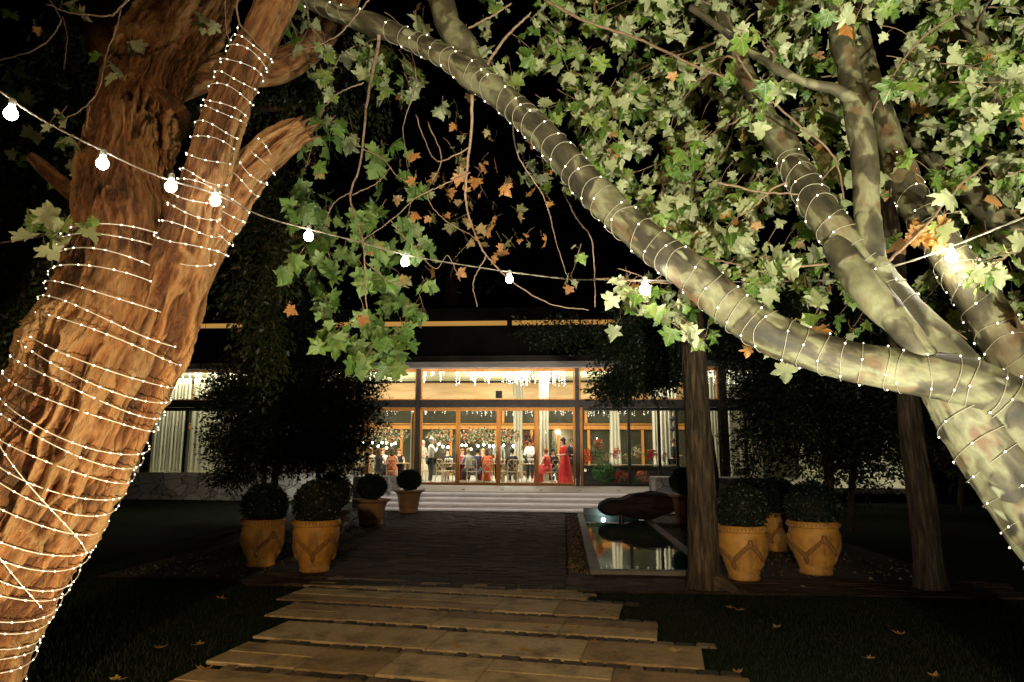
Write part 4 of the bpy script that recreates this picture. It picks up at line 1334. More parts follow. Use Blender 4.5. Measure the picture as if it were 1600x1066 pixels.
# leaf cluster round the glaring bulbs
for (px, py, Y, n_) in ((950, 440, 4.1, 4), (975, 455, 4.0, 4), (1000, 430, 4.15, 4), (965, 420, 4.1, 3), (1035, 430, 4.2, 3), (1055, 490, 4.3, 4), (1065, 475, 4.3, 3), (1045, 500, 4.3, 2), (1160, 440, 4.3, 4), (1210, 410, 4.2, 6), (1185, 400, 4.2, 5), (1240, 400, 4.3, 4),
                        (1530, 400, 3.9, 5), (1560, 410, 3.9, 5), (1590, 395, 4.0, 5), (1500, 330, 4.0, 4), (1580, 470, 4.2, 6), (1590, 520, 4.2, 5), (1085, 430, 4.4, 3)):
    cr.twig(P(px, py, Y), Vector((rc.uniform(-1, 1), 0, -.2)), .18, n_, .12, .004, lambda r_: r_.uniform(.2, .84))
# curled brown leaf clump near the right lamp
for q in range(14):
    p = P(rc.uniform(1405, 1475), rc.uniform(335, 375), 4.05)
    add_leaf(cr.lf, cr.tl, p, Vector((rc.uniform(-.4, .4), 0, -1)), rdir(rc), .085, rc, rc.uniform(.9, 1), 1.1)
# reddish bare branches through the canopy
for pl_, a, b_ in (([(850, 0, 4.6), (920, 35, 4.6), (1000, 62, 4.6), (1080, 100, 4.5), (1130, 120, 4.5)], .012, .008), ([(1150, 85, 4.2), (1180, 130, 4.2), (1230, 180, 4.2), (1290, 230, 4.2), (1310, 262, 4.2), (1318, 310, 4.15)], .008, .006),
                   ([(1500, 20, 4.1), (1440, 60, 4.1), (1400, 110, 4.1), (1360, 180, 4.1), (1310, 250, 4.2), (1270, 300, 4.3)], .007, .004), ([(1120, 285, 4.2), (1190, 300, 4.2), (1250, 305, 4.2), (1310, 330, 4.2)], .007, .005),
                   ([(1380, 420, 4.0), (1330, 412, 4.1), (1260, 415, 4.1), (1200, 420, 4.2), (1150, 430, 4.3)], .009, .005), ([(1060, 395, 4.1), (1110, 405, 4.1), (1160, 415, 4.2)], .007, .005),
                   ([(1380, 415, 4.0), (1440, 360, 4.0), (1500, 290, 4.0), (1550, 250, 4.0)], .010, .005), ([(1380, 418, 3.95), (1420, 460, 3.95), (1470, 500, 3.9), (1510, 530, 3.9)], .006, .004),
                   ([(930, 435, 4.1), (980, 438, 4.1), (1040, 442, 4.2), (1080, 440, 4.2)], .006, .004), ([(1600, 380, 4.1), (1540, 405, 4.1), (1490, 425, 4.1)], .006, .004)):
    cr.poly(pl_, a, b_)
cr.done(pt, M['leaf'], M['red_twig'])

# hanging branches of the plane tree in the middle: fresh green curtain and small autumn leaves
ch = Crown(9); rh = ch.r
ch.poly([(592, 55, 4.30), (588, 90, 4.54), (575, 150, 4.99), (568, 210, 5.35), (562, 260, 5.30), (548, 300, 5.25), (552, 330, 5.20), (566, 370, 5.20), (570, 420, 5.20), (572, 470, 5.20), (578, 510, 5.20)], .013, .005, 40)
ch.poly([(548, 300, 5.25), (520, 320, 5.20), (505, 360, 5.20)], .005, .003)
ch.poly([(550, 305, 5.25), (590, 285, 5.25), (612, 260, 5.30)], .005, .003)
ch.poly([(568, 130, 4.83), (530, 145, 4.90), (505, 170, 5.06), (500, 180, 5.14)], .006, .003)
ch.poly([(506, 172, 5.07), (490, 200, 5.30), (487, 230, 5.30), (478, 260, 5.30)], .004, .002)
ch.poly([(566, 232, 5.30), (600, 250, 5.30), (620, 275, 5.30), (650, 290, 5.30)], .005, .003)
ch.poly([(570, 410, 5.20), (610, 440, 5.20), (640, 450, 5.20)], .004, .003)
for (px, py, n_) in ((490, 262, 5), (475, 300, 6), (505, 315, 7), (545, 340, 7), (570, 330, 6), (605, 325, 6), (500, 365, 7), (475, 400, 5), (485, 430, 6), (505, 470, 7), (495, 495, 4), (540, 385, 6), (580, 380, 6), (610, 385, 7),
                     (650, 370, 7), (560, 420, 6), (592, 440, 7), (625, 455, 7), (648, 470, 5), (560, 480, 5), (600, 480, 7), (620, 510, 7), (610, 535, 7), (580, 535, 5), (550, 510, 5), (535, 520, 4), (515, 405, 6), (585, 262, 4), (600, 232, 5),
                     (512, 195, 4), (505, 188, 4), (640, 260, 3), (655, 285, 3), (465, 335, 4), (520, 350, 6), (640, 330, 4), (590, 550, 5), (625, 545, 4), (660, 445, 3)):
    Y = 5.25 + rh.uniform(-.2, .5)
    ch.twig(P(px + rh.uniform(-6, 6), py - 14, Y), Vector((rh.uniform(-.6, .6), rh.uniform(-.5, .5), -.7)), rh.uniform(.13, .26), n_ + 2, rh.uniform(.12, .175), .003, lambda r_: r_.random() ** 1.1 * .985, face=.9)
ch.done(pt, M['leaf_green'], M['twig'], 'hanging_foliage', 'hanging_twigs')

ca = Crown(12); ra = ca.r
for pl_, a, b_ in (([(738, 145, 4.4), (736, 200, 4.5), (728, 280, 4.6), (730, 330, 4.7), (748, 380, 4.7), (760, 400, 4.7)], .012, .006), ([(760, 400, 4.7), (800, 440, 4.7), (860, 475, 4.7), (920, 485, 4.7)], .006, .003),
                   ([(760, 400, 4.7), (740, 440, 4.7), (745, 480, 4.7)], .005, .003), ([(735, 230, 4.5), (700, 248, 4.6), (680, 250, 4.7), (662, 215, 4.8), (650, 180, 4.8)], .006, .004), ([(668, 190, 4.9), (690, 250, 4.9), (668, 300, 4.9), (690, 340, 4.9), (740, 370, 4.9)], .005, .003),
                   ([(735, 270, 4.5), (690, 290, 4.6), (650, 310, 4.6), (610, 345, 4.5), (560, 380, 4.4)], .005, .003), ([(640, 70, 5.2), (650, 130, 5.3), (630, 200, 5.4), (640, 260, 5.4)], .006, .003), ([(800, 170, 4.8), (808, 240, 4.9), (850, 310, 5.0), (870, 380, 5.0), (885, 430, 5.0)], .006, .003),
                   ([(590, 60, 5.2), (540, 80, 5.2), (520, 110, 5.2)], .006, .003), ([(610, 345, 4.5), (640, 380, 4.5), (680, 420, 4.5), (700, 400, 4.5), (720, 440, 4.6)], .004, .002), ([(880, 300, 4.9), (900, 340, 4.9), (925, 380, 4.9), (930, 480, 4.9)], .007, .004),
                   ([(700, 60, 4.5), (760, 30, 4.6), (800, 5, 4.7)], .009, .006), ([(755, 110, 4.3), (790, 60, 4.4), (830, 20, 4.5)], .012, .007)):
    ca.poly(pl_, a, b_)
for q in range(66):
    px = ra.gauss(720, 70); py = ra.gauss(320, 85)
    if not (590 < px < 900 and 110 < py < 500): continue
    Y = ra.uniform(4.6, 6.2)
    ca.twig(P(px, py, Y), Vector((ra.uniform(-1, 1), ra.uniform(-1, 1), -.4)), ra.uniform(.08, .2), ra.choice([1, 1, 2]), ra.uniform(.065, .115), .0016, lambda r_: r_.random(), face=.7)
for (px, py) in ((790, 285), (822, 310), (845, 370), (640, 340), (715, 275), (650, 275), (645, 245), (570, 400), (570, 492), (452, 480), (55, 40), (160, 290)):
    ca.twig(P(px, py - 10, 4.6), Vector((0, 0, -1)), .05, 1, .09, .0015, lambda r_: r_.uniform(.4, 1), face=1.0)
ca.done(pt, M['leaf_orange'], M['twig'], 'autumn_foliage', 'bare_twigs')

# loose plane-tree sprays at the top left
cl = Crown(21); rl = cl.r
for pl_, a, b_ in (([(60, -30, 4.6), (90, 20, 4.6), (92, 40, 4.6), (60, 75, 4.6), (0, 95, 4.6)], .007, .004), ([(220, -20, 4.0), (185, 15, 4.0), (170, 25, 4.0), (110, 20, 4.0), (70, 5, 4.0)], .009, .004), ([(190, 15, 4.0), (180, 50, 4.0), (165, 90, 4.0), (155, 140, 4.0), (130, 170, 4.0), (100, 185, 4.0)], .005, .003),
                   ([(140, 165, 4.0), (135, 200, 4.0)], .004, .002), ([(98, 25, 4.6), (105, 60, 4.6), (100, 110, 4.6)], .004, .002), ([(370, -20, 3.9), (372, 30, 3.9), (390, 55, 3.9), (415, 82, 3.9)], .007, .004), ([(352, 0, 4.0), (353, 40, 4.0), (362, 78, 4.0)], .004, .003),
                   ([(590, -20, 4.2), (560, 20, 4.2), (520, 60, 4.3), (440, 90, 4.5)], .006, .003), ([(0, 380, 5), (60, 370, 5), (110, 350, 4.9), (150, 290, 4.8)], .005, .003)):
    cl.poly(pl_, a, b_)
dimgreen = lambda r_: r_.uniform(0, .8)
for (px, py, Y, n_, sz) in ((175, 95, 3.9, 2, .13), (185, 118, 3.9, 1, .14), (125, 5, 4.0, 4, .12), (105, 175, 4.0, 3, .08), (90, 185, 4.0, 2, .07), (115, 220, 4.3, 3, .11), (100, 250, 4.5, 3, .12), (70, 330, 3.7, 6, .15), (100, 345, 3.7, 5, .15), (45, 335, 3.8, 4, .14), (80, 365, 3.7, 4, .15),
                            (20, 110, 5, 3, .12), (0, 90, 5, 2, .1), (205, 60, 4.5, 3, .11), (330, 30, 4.6, 3, .1), (340, 45, 4.6, 2, .1), (15, 20, 5, 3, .11), (130, 60, 5.5, 4, .12), (60, 200, 5.5, 4, .12), (30, 250, 5.6, 4, .12), (90, 130, 5.6, 4, .12), (270, 20, 5, 3, .11),
                            (480, 60, 4.6, 4, .11), (500, 110, 5, 4, .11), (525, 190, 5.2, 3, .11), (610, 130, 5.6, 5, .13), (480, 20, 4.7, 3, .11), (100, 290, 4.9, 3, .1), (30, 150, 5.2, 4, .12)):
    cl.twig(P(px, py - 10, Y), Vector((rl.uniform(-.7, .7), 0, -.5)), .12, n_, sz, .002, dimgreen, face=.8)
cl.done(pt, M['leaf'], M['twig'], 'side_foliage', 'side_twigs')


# ---- straight trunks and dark trees further back ------------------
def simple_tree(name, label, path, bark, n=160, na=60, disp=furrow_disp, seed=30, flare=True):
    b0 = path[0]
    g = G(b0[0], b0[1])
    root = empty(name, (g.x, g.y, 0), label=label, cat='tree')
    lb = Limb(path, n, na, disp, seed, lump=.04)
    lb.mesh('trunk', bark, root)
    return root, lb


Ya = G(1102, 925).y + .2
ta, la_ = simple_tree('straight_tree', 'straight brown tree trunk standing in front of the pool and pots, right of centre',
                      [(1104, 950, Ya, 68.6), (1103, 925, Ya, 59.8), (1101, 895, Ya, 47.5), (1098, 850, Ya, 44.0), (1095, 760, Ya, 40.5), (1090, 650, Ya, 37.0), (1084, 540, Ya, 33.4), (1080, 450, Ya, 31.7), (1076, 350, Ya, 35.2), (1070, 200, Ya, 31.7), (1062, 0, Ya, 26.4), (1060, -150, Ya, 21.1)], M['grey_bark'])
rt = Limb([(1104, 900, Ya - .02, 34), (1125, 912, Ya - .1, 26), (1146, 925, Ya - .2, 18), (1165, 938, Ya - .25, 8)], 30, 20, furrow_disp, 33); rt.mesh('root', M['grey_bark'], ta)
Yb = G(1455, 925).y + .2
tb, lb_ = simple_tree('leaning_dark_tree', 'dim brown tree trunk leaning left behind the pale plane trunk at the right',
                      [(1458, 945, Yb, 60.7), (1456, 925, Yb, 51.5), (1452, 890, Yb, 42.3), (1442, 800, Yb, 39.6), (1428, 700, Yb, 34.0), (1416, 600, Yb, 31.3), (1402, 480, Yb, 35.0), (1380, 300, Yb, 31.3), (1350, 100, Yb, 25.8), (1330, -60, Yb, 18.4)], M['grey_bark'], seed=35)


def foliage_tree(name, label, base, height, blobs, mat, size, count, stems, seed, bark='grey_bark', strands=False, group=None):
    """crown made of many leaf sprays spread through overlapping lobes; blobs: (px,py,Y,rx_px,rz_px,weight)"""
    root = empty(name, (base.x, base.y, 0), label=label, cat='tree', group=group)
    r_ = random.Random(seed)
    tot = sum(bb[5] for bb in blobs)
    mb, tl, tw = MB(), [], MB()
    for bb in blobs:
        c0 = P(bb[0], bb[1], bb[2]); k_ = depth(c0) / F
        rx, rz = bb[3] * k_, bb[4] * k_
        cnt = int(count * bb[5] / tot / 9)
        for q in range(cnt):
            dv = rdir(r_) * (r_.random() ** .45) * r_.uniform(.85, 1.12)
            s0 = c0 + Vector((dv.x * rx, dv.y * rx * .7, dv.z * rz))
            d = rdir(r_, Vector((dv.x, dv.y, -.2 if not strands else -2.5)), .6)
            L = size * r_.uniform(3, 6)
            if q % 2 == 0: tw.tube([s0 - d * L * .6, s0 + d * L], [size * .05, size * .02], 3, cap=False)
            for z_ in range(9):
                p = s0 + d * L * (z_ / 9) + rdir(r_) * size * .4
                ld_ = rdir(r_, d * 1.2, .7); sd = ld_.cross(rdir(r_)).normalized(); l_ = size * r_.uniform(.7, 1.3)
                mb.add([p, p + ld_ * l_ * .45 + sd * l_ * .2, p + ld_ * l_, p + ld_ * l_ * .45 - sd * l_ * .2], [(0, 1, 2, 3)])
                tl.append(r_.random())
    c_ = tinted('crown', mb, mat, tl); c_.parent = root; c_.matrix_parent_inverse = Matrix.Translation(root.location).inverted()
    tw.build('twigs', M['twig'] if False else M['leaf_core'], c_, world=False)
    for (path, ) in stems:
        Limb(path, 60, 20, None, seed).mesh('trunk', M[bark], root)
    return root


YT = 17.2
foliage_tree('bushy_dark_tree', 'bushy dark evergreen standing before the left windows, between the trunk and the doors', P(428, 800, YT), 4,
             [(440, 640, YT, 95, 70, 5), (400, 600, YT, 70, 60, 3), (500, 620, YT, 75, 60, 4), (380, 690, YT, 52, 55, 2.4), (440, 705, YT, 88, 38, 3.4), (520, 690, YT, 58, 50, 3), (560, 650, YT, 36, 30, .8), (350, 620, YT, 28, 26, .5), (560, 600, YT, 34, 26, .6), (470, 560, YT, 90, 36, 2.6), (460, 500, YT, 80, 50, 2), (430, 450, YT, 60, 50, 1), (365, 745, YT, 30, 16, .5)],
             M['leaf_dark'], .10, 70000, [([(415, 805, YT, 8), (412, 740, YT, 8), (405, 640, YT, 7), (400, 560, YT, 6)],), ([(428, 805, YT, 11), (430, 740, YT, 10), (436, 640, YT, 9), (450, 500, YT, 6)],), ([(500, 805, YT, 7), (498, 740, YT, 7), (505, 640, YT, 5)],)], 40)
YR = 14.5
foliage_tree('dark_evergreen', 'large dark evergreen hiding the right end of the pavilion, behind the two trunks', P(1290, 800, YR), 5,
             [(1260, 640, YR, 100, 90, 4), (1330, 560, YR, 110, 90, 4), (1330, 690, YR, 90, 80, 3), (1220, 560, YR, 80, 60, 2.2), (1180, 700, YR + 3, 36, 70, .8), (1390, 640, YR, 70, 90, 3), (1400, 500, YR, 80, 60, 2), (1300, 470, YR, 80, 50, 1.5), (1185, 620, YR + 1, 40, 40, 1)],
             M['leaf_dark'], .095, 60000, [([(1295, 830, YR, 16), (1296, 740, YR, 14), (1300, 640, YR, 10), (1310, 500, YR, 7)],), ([(1330, 830, YR, 11), (1332, 740, YR, 10), (1345, 600, YR, 7)],)], 41)
foliage_tree('overhanging_tree', 'dark branches hanging down before the transom windows left of the straight trunk', P(1120, 812, 13), 5,
             [(1000, 590, 13, 52, 22, 2.0), (960, 605, 13, 28, 22, .8), (1040, 570, 13, 40, 26, 1.6), (1000, 540, 13, 70, 30, 2), (1040, 500, 13, 80, 40, 1.6), (1120, 520, 13, 60, 60, 1.5), (880, 520, 13.5, 70, 20, .6)],
             M['leaf_dark'], .08, 26000, [([(1120, 830, 13, 16), (1110, 700, 13, 14), (1085, 600, 13, 9), (1040, 540, 13, 6), (1000, 560, 13, 4)],)], 42)
foliage_tree('far_right_shrubbery', 'dim green shrubs far back behind the leaning trunk at the right', P(1500, 770, 20), 3,
             [(1500, 690, 20, 50, 70, 2), (1570, 720, 20, 60, 60, 2), (1640, 680, 20, 60, 80, 2), (1460, 640, 22, 60, 60, 1), (1540, 600, 22, 80, 70, 2)],
             M['leaf_dim'], .14, 9000, [([(1500, 800, 20, 9), (1505, 700, 20, 6), (1510, 640, 20, 4)],)], 43)
foliage_tree('weeping_tree', 'weeping tree with small hanging leaves between the orange trunk and the green spray', P(20, 880, 9.6), 5,
             [(400, 430, 8.5, 45, 90, 2), (420, 520, 8.5, 26, 70, 1.2), (440, 380, 8.8, 60, 70, 1.4), (430, 300, 9, 60, 60, 1.2), (470, 150, 9, 90, 110, 1.6), (395, 350, 8.5, 22, 60, .8), (560, 120, 9.5, 90, 100, 1.2)],
             M['leaf_dim'], .085, 11000, [([(20, 900, 9.6, 24), (50, 650, 9.6, 20), (150, 350, 9.6, 16), (300, 180, 9.3, 12), (440, 170, 9.2, 7), (540, 140, 9.2, 4)],), ([(300, 180, 9.3, 8), (370, 240, 9.0, 6), (420, 330, 8.7, 3)],)], 44, strands=True)
foliage_tree('weeping_tree', 'dim tree with hanging leaves behind and left of the orange trunk', P(40, 880, 9), 5,
             [(40, 300, 8, 80, 120, 2), (30, 480, 8, 50, 90, 1.6), (80, 180, 8, 80, 120, 2), (10, 640, 8.5, 40, 60, .8), (100, 420, 8.2, 40, 80, 1), (180, 60, 8.5, 120, 80, 2), (330, 120, 8.8, 70, 90, 1.6)],
             M['leaf_dim'], .10, 13000, [([(30, 880, 9, 24), (34, 700, 9, 20), (40, 450, 8.8, 14), (60, 200, 8.5, 9)],)], 45, strands=True)
foliage_tree('tall_dark_tree', 'tall black tree mass rising behind the pavilion roof in the middle', P(700, 760, 42), 12,
             [(700, 300, 42, 200, 160, 3), (900, 350, 42, 160, 140, 3), (560, 380, 42, 130, 100, 2)],
             M['leaf_dark'], .4, 9000, [([(700, 760, 42, 30), (705, 500, 42, 24), (710, 300, 42, 14)],)], 46)

# ================================================================== STRING LIGHTS
BULBS = [(17, 178, 3.05, 17), (160, 256, 3.35, 13), (267, 292, 3.6, 11), (336, 314, 3.82, 10), (482, 370, 4.4, 9), (633, 410, 5.0, 8), (796, 437, 5.6, 7.5), (1008, 453, 4.0, 13), (1181, 453, 5.6, 6.5), (1487, 402, 3.95, 14)]
sl = empty('festoon_light_string', tuple(P(800, 430, 5.6)), label='festoon cable with round bulbs drooping from the top left across to the right tree', cat='string lights')
cab = [(-60, 108, 2.9), (0, 143, 3.0), (50, 178, 3.12), (100, 206, 3.22), (160, 235, 3.35), (215, 262, 3.5), (267, 282, 3.6), (336, 303, 3.82), (410, 338, 4.1), (482, 358, 4.4), (560, 378, 4.7), (633, 398, 5.0), (710, 412, 5.3), (796, 425, 5.6), (884, 436, 5.6), (945, 437, 4.6), (1008, 438, 4.02), (1090, 440, 4.7), (1181, 440, 5.4), (1300, 437, 4.6), (1400, 415, 3.95), (1487, 385, 3.96), (1600, 340, 3.5), (1700, 300, 3.3)]
C = crom([tuple(P(*q)) for q in cab], 260)
# twisted pair
def twist(C, r, ph):
    pts = []
    for i, c_ in enumerate(C):
        a = i * .9 + ph
        pts.append(Vector(c_) + Vector((0, math.cos(a), math.sin(a))) * r)
    return pts
mbc = MB(); mbc.tube(twist(C, .003, 0), .0034, 6); mbc.tube(twist(C, .003, math.pi), .0034, 6)
mbc.build('cable', M['cord'], sl, smooth=True, world=True)
for i, (px, py, Y, rpx) in enumerate(BULBS):
    p = P(px, py, Y); r_ = .032
    bm_ = MB().lathe([(.002, -r_ * 1.0), (r_ * .5, -r_ * .88), (r_ * .86, -r_ * .5), (r_, 0), (r_ * .9, r_ * .42), (r_ * .62, r_ * .9), (r_ * .45, r_ * 1.25), (r_ * .42, r_ * 1.5)], 20)
    bo = bm_.build('bulb', M['bulb'], sl, smooth=True); bo.location = p - sl.location
    so = MB().lathe([(.0135, r_ * 1.45), (.016, r_ * 1.5), (.016, r_ * 2.4), (.008, r_ * 2.6)], 14).build('socket', M['socket'], bo)
    ld = bpy.data.lights.new('bulb_light', 'POINT')
    ld.energy = {0: 6, 3: 12, 7: 22, 9: 150, 8: 6}.get(i, 6); ld.color = (1, .92, .70); ld.shadow_soft_size = .034
    lo = bpy.data.objects.new('bulb_light', ld); COL.objects.link(lo); lo.parent = bo
for q in (14, 60, 73, 97, 140):
    pass

# ================================================================== FLOODLIGHTS (stand outside the frame)
def flood(loc, aim, energy, color, size, angle, label, blend=.5, fixture=True):
    loc, aim = Vector(loc), Vector(aim)
    d = (aim - loc).normalized()
    q = d.to_track_quat('-Z', 'Y')
    root = empty('floodlight', tuple(loc), label=label, cat='floodlight', group='garden floodlights')
    bx_ = MB().box(-.12, .12, -.09, .09, .02, .07, bev=.01).build('housing', M['steel'], root)
    bx_.rotation_euler = q.to_euler()
    le = MB().box(-.10, .10, -.07, .07, .012, .019).build('lens', M['pend'], root); le.rotation_euler = q.to_euler()
    if loc.z > 1: MB().tube([(0, .1, -loc.z), (0, .1, 0)], .03, 8).build('pole', M['steel'], root)
    ld = bpy.data.lights.new('flood', 'SPOT'); ld.energy = energy; ld.color = color; ld.spot_size = R(angle); ld.spot_blend = blend; ld.shadow_soft_size = size
    lo = bpy.data.objects.new('flood_light', ld); COL.objects.link(lo); lo.location = loc; lo.rotation_euler = q.to_euler()
    return root


flood((-0.5, -5.5, 3.4), (-0.6, 7, .4), 2700, (1, .69, .36), .12, 60, 'pole floodlight behind the viewer lighting the path and pots')
flood((-0.7, 2.6, .2), (-2.55, 4.2, 1.25), 760, (1, .79, .50), .05, 78, 'low floodlight at the foot of the orange tree', .9)
flood((1.0, 2.4, .2), (1.7, 4.4, 3.0), 760, (1, .96, .78), .06, 130, 'low floodlight lighting the plane tree from below')
flood((1.6, -2.6, .4), (1.7, 4.9, 5.0), 4600, (1, .97, .72), .06, 60, 'stronger low floodlight behind the viewer aimed up into the plane tree crown', .9)  # extra fill added only to brighten the crown leaves
# small garden spot behind the dark tree, washing the stone wall
gs = empty('garden_spotlight', (P(470, 792, 20.6).x, 21.6, .0), label='small garden spotlight hidden on the lawn by the stone wall', cat='spotlight')
MB().lathe([(.0, 0), (.05, .0), (.06, .10), (0, .1)], 14, caps=False).build('housing', M['steel'], gs)
ld = bpy.data.lights.new('garden_spot', 'POINT'); ld.energy = 110; ld.color = (1, .96, .8); ld.shadow_soft_size = .05
lo = bpy.data.objects.new('garden_spot_light', ld); COL.objects.link(lo); lo.location = gs.location + Vector((0, -.1, .35))

# ================================================================== THE PARTY INSIDE
SKIN = {'fair': (0.62, 0.38, 0.27), 'tan': (0.42, 0.25, 0.16)}
for k_, c_ in SKIN.items(): M['skin_' + k_] = mottled('skin_' + k_, tuple(q * .92 for q in c_), c_, 12, 0.5, 0.05)
def cloth(name, c):
    if name not in M: M[name] = mottled(name, tuple(q * .8 for q in c), c, 9, 0.85, 0.15)
    return M[name]
for k_, c_ in {'white_shirt': (.88, .88, .86), 'dark_trousers': (.03, .035, .04), 'red_dress': (.55, .02, .02), 'coral_dress': (.62, .07, .06), 'orange_dress': (.62, .10, .03), 'rust_dress': (.42, .10, .025), 'black_cloth': (.015, .015, .018), 'grey_shirt': (.30, .31, .28), 'navy_cloth': (.03, .04, .08),
               'cream_dress': (.55, .50, .36), 'hair_brown': (.09, .045, .02), 'hair_blond': (.42, .26, .12), 'hair_grey': (.55, .53, .50), 'hair_dark': (.02, .015, .012), 'hair_auburn': (.24, .09, .03), 'wine_dress': (.25, .02, .03)}.items(): cloth(k_, c_)


def skin_mesh(name, verts, edges, radii, levels=1):
    me = bpy.data.meshes.new(name + '_cage'); me.from_pydata(verts, edges, [])
    o = bpy.data.objects.new(name + '_cage', me); COL.objects.link(o)
    sk = o.modifiers.new('s', 'SKIN'); sk.use_smooth_shade = True
    for i, r_ in enumerate(radii):
        sv = me.skin_vertices[0].data[i]; sv.radius = r_ if isinstance(r_, tuple) else (r_, r_); sv.use_root = (i == 0)
    sb = o.modifiers.new('u', 'SUBSURF'); sb.levels = levels
    dg = bpy.context.evaluated_depsgraph_get(); dg.update()
    out = bpy.data.meshes.new_from_object(o.evaluated_get(dg))
    bpy.data.objects.remove(o); out.name = name
    return out


def body_points(pose, arms, lean=0.0):
    sit = pose == 'sit'
    pz = .53 if sit else .93
    V, E, Rr, ix = [], [], [], {}
    def add(n, p, r, par=None):
        V.append(p); Rr.append(r); ix[n] = len(V) - 1
        if par: E.append((ix[par], ix[n]))
    ln = lambda h: -lean * h
    add('pelvis', (0, 0, pz), (.15, .115))
    add('waist', (0, ln(.17), pz + .17), (.125, .095), 'pelvis')
    add('chest', (0, ln(.36), pz + .36), (.16, .11), 'waist')
    add('neckbase', (0, ln(.50), pz + .50), (.075, .065), 'chest')
    add('neck', (0, ln(.56) - .01, pz + .565), .052, 'neckbase')
    add('jaw', (0, ln(.62) - .035, pz + .63), (.062, .075), 'neck')
    add('head', (0, ln(.68) - .02, pz + .70), (.075, .092), 'jaw')
    add('crown', (0, ln(.75) - .01, pz + .765), (.06, .075), 'head')
    for s, tg in ((1, 'l'), (-1, 'r')):
        add('sh' + tg, (s * .165, ln(.45), pz + .455), .055, 'neckbase')
        el, wr, ha = arms[0 if s == 1 else 1]
        el = (s * el[0], el[1] + ln(.2), pz + el[2]); wr = (s * wr[0], wr[1] + ln(.2), pz + wr[2]); hd = (s * ha[0], ha[1] + ln(.2), pz + ha[2])
        add('el' + tg, el, .04, 'sh' + tg); add('wr' + tg, wr, .027, 'el' + tg); add('ha' + tg, hd, (.038, .022), 'wr' + tg)
        dv = (Vector(hd) - Vector(wr)).normalized(); sd = Vector((1, 0, 0)) if abs(dv.x) < .8 else Vector((0, 1, 0))
        for q, (o_, L) in enumerate(((-.028, .065), (-.010, .078), (.010, .072), (.027, .058))):
            a = Vector(hd) + sd * o_ + dv * .02; b_ = a + dv * L * .6; c_ = b_ + dv * L * .4 + Vector((0, .0, -.012))
            add('f%d%s' % (q, tg), tuple(b_), .009, 'ha' + tg); add('g%d%s' % (q, tg), tuple(c_), .0075, 'f%d%s' % (q, tg))
        th = Vector(hd) - dv * .02 - sd * s * .045
        add('th' + tg, tuple(th), .010, 'ha' + tg)
        add('hip' + tg, (s * .09, 0 if not sit else -.04, pz - .05), .085, 'pelvis')
        if sit:
            add('kn' + tg, (s * .11, -.44, .50), .06, 'hip' + tg); add('an' + tg, (s * .11, -.42, .09), .038, 'kn' + tg); add('to' + tg, (s * .12, -.56, .035), .032, 'an' + tg)
        else:
            add('kn' + tg, (s * .10, -.02, .50), .058, 'hip' + tg); add('an' + tg, (s * .10, .02, .085), .038, 'kn' + tg); add('to' + tg, (s * .12, -.12, .035), .032, 'an' + tg)
    return V, E, Rr, ix


DOWN = ((.235, .0, .20), (.225, -.08, -.02), (.22, -.10, -.09))
TABLE = ((.22, -.10, .22), (.16, -.30, .20), (.13, -.37, .20))
RAISE = ((.22, -.12, .24), (.12, -.22, .45), (.09, -.21, .52))
FRONT = ((.22, -.06, .20), (.10, -.24, .16), (.05, -.29, .17))


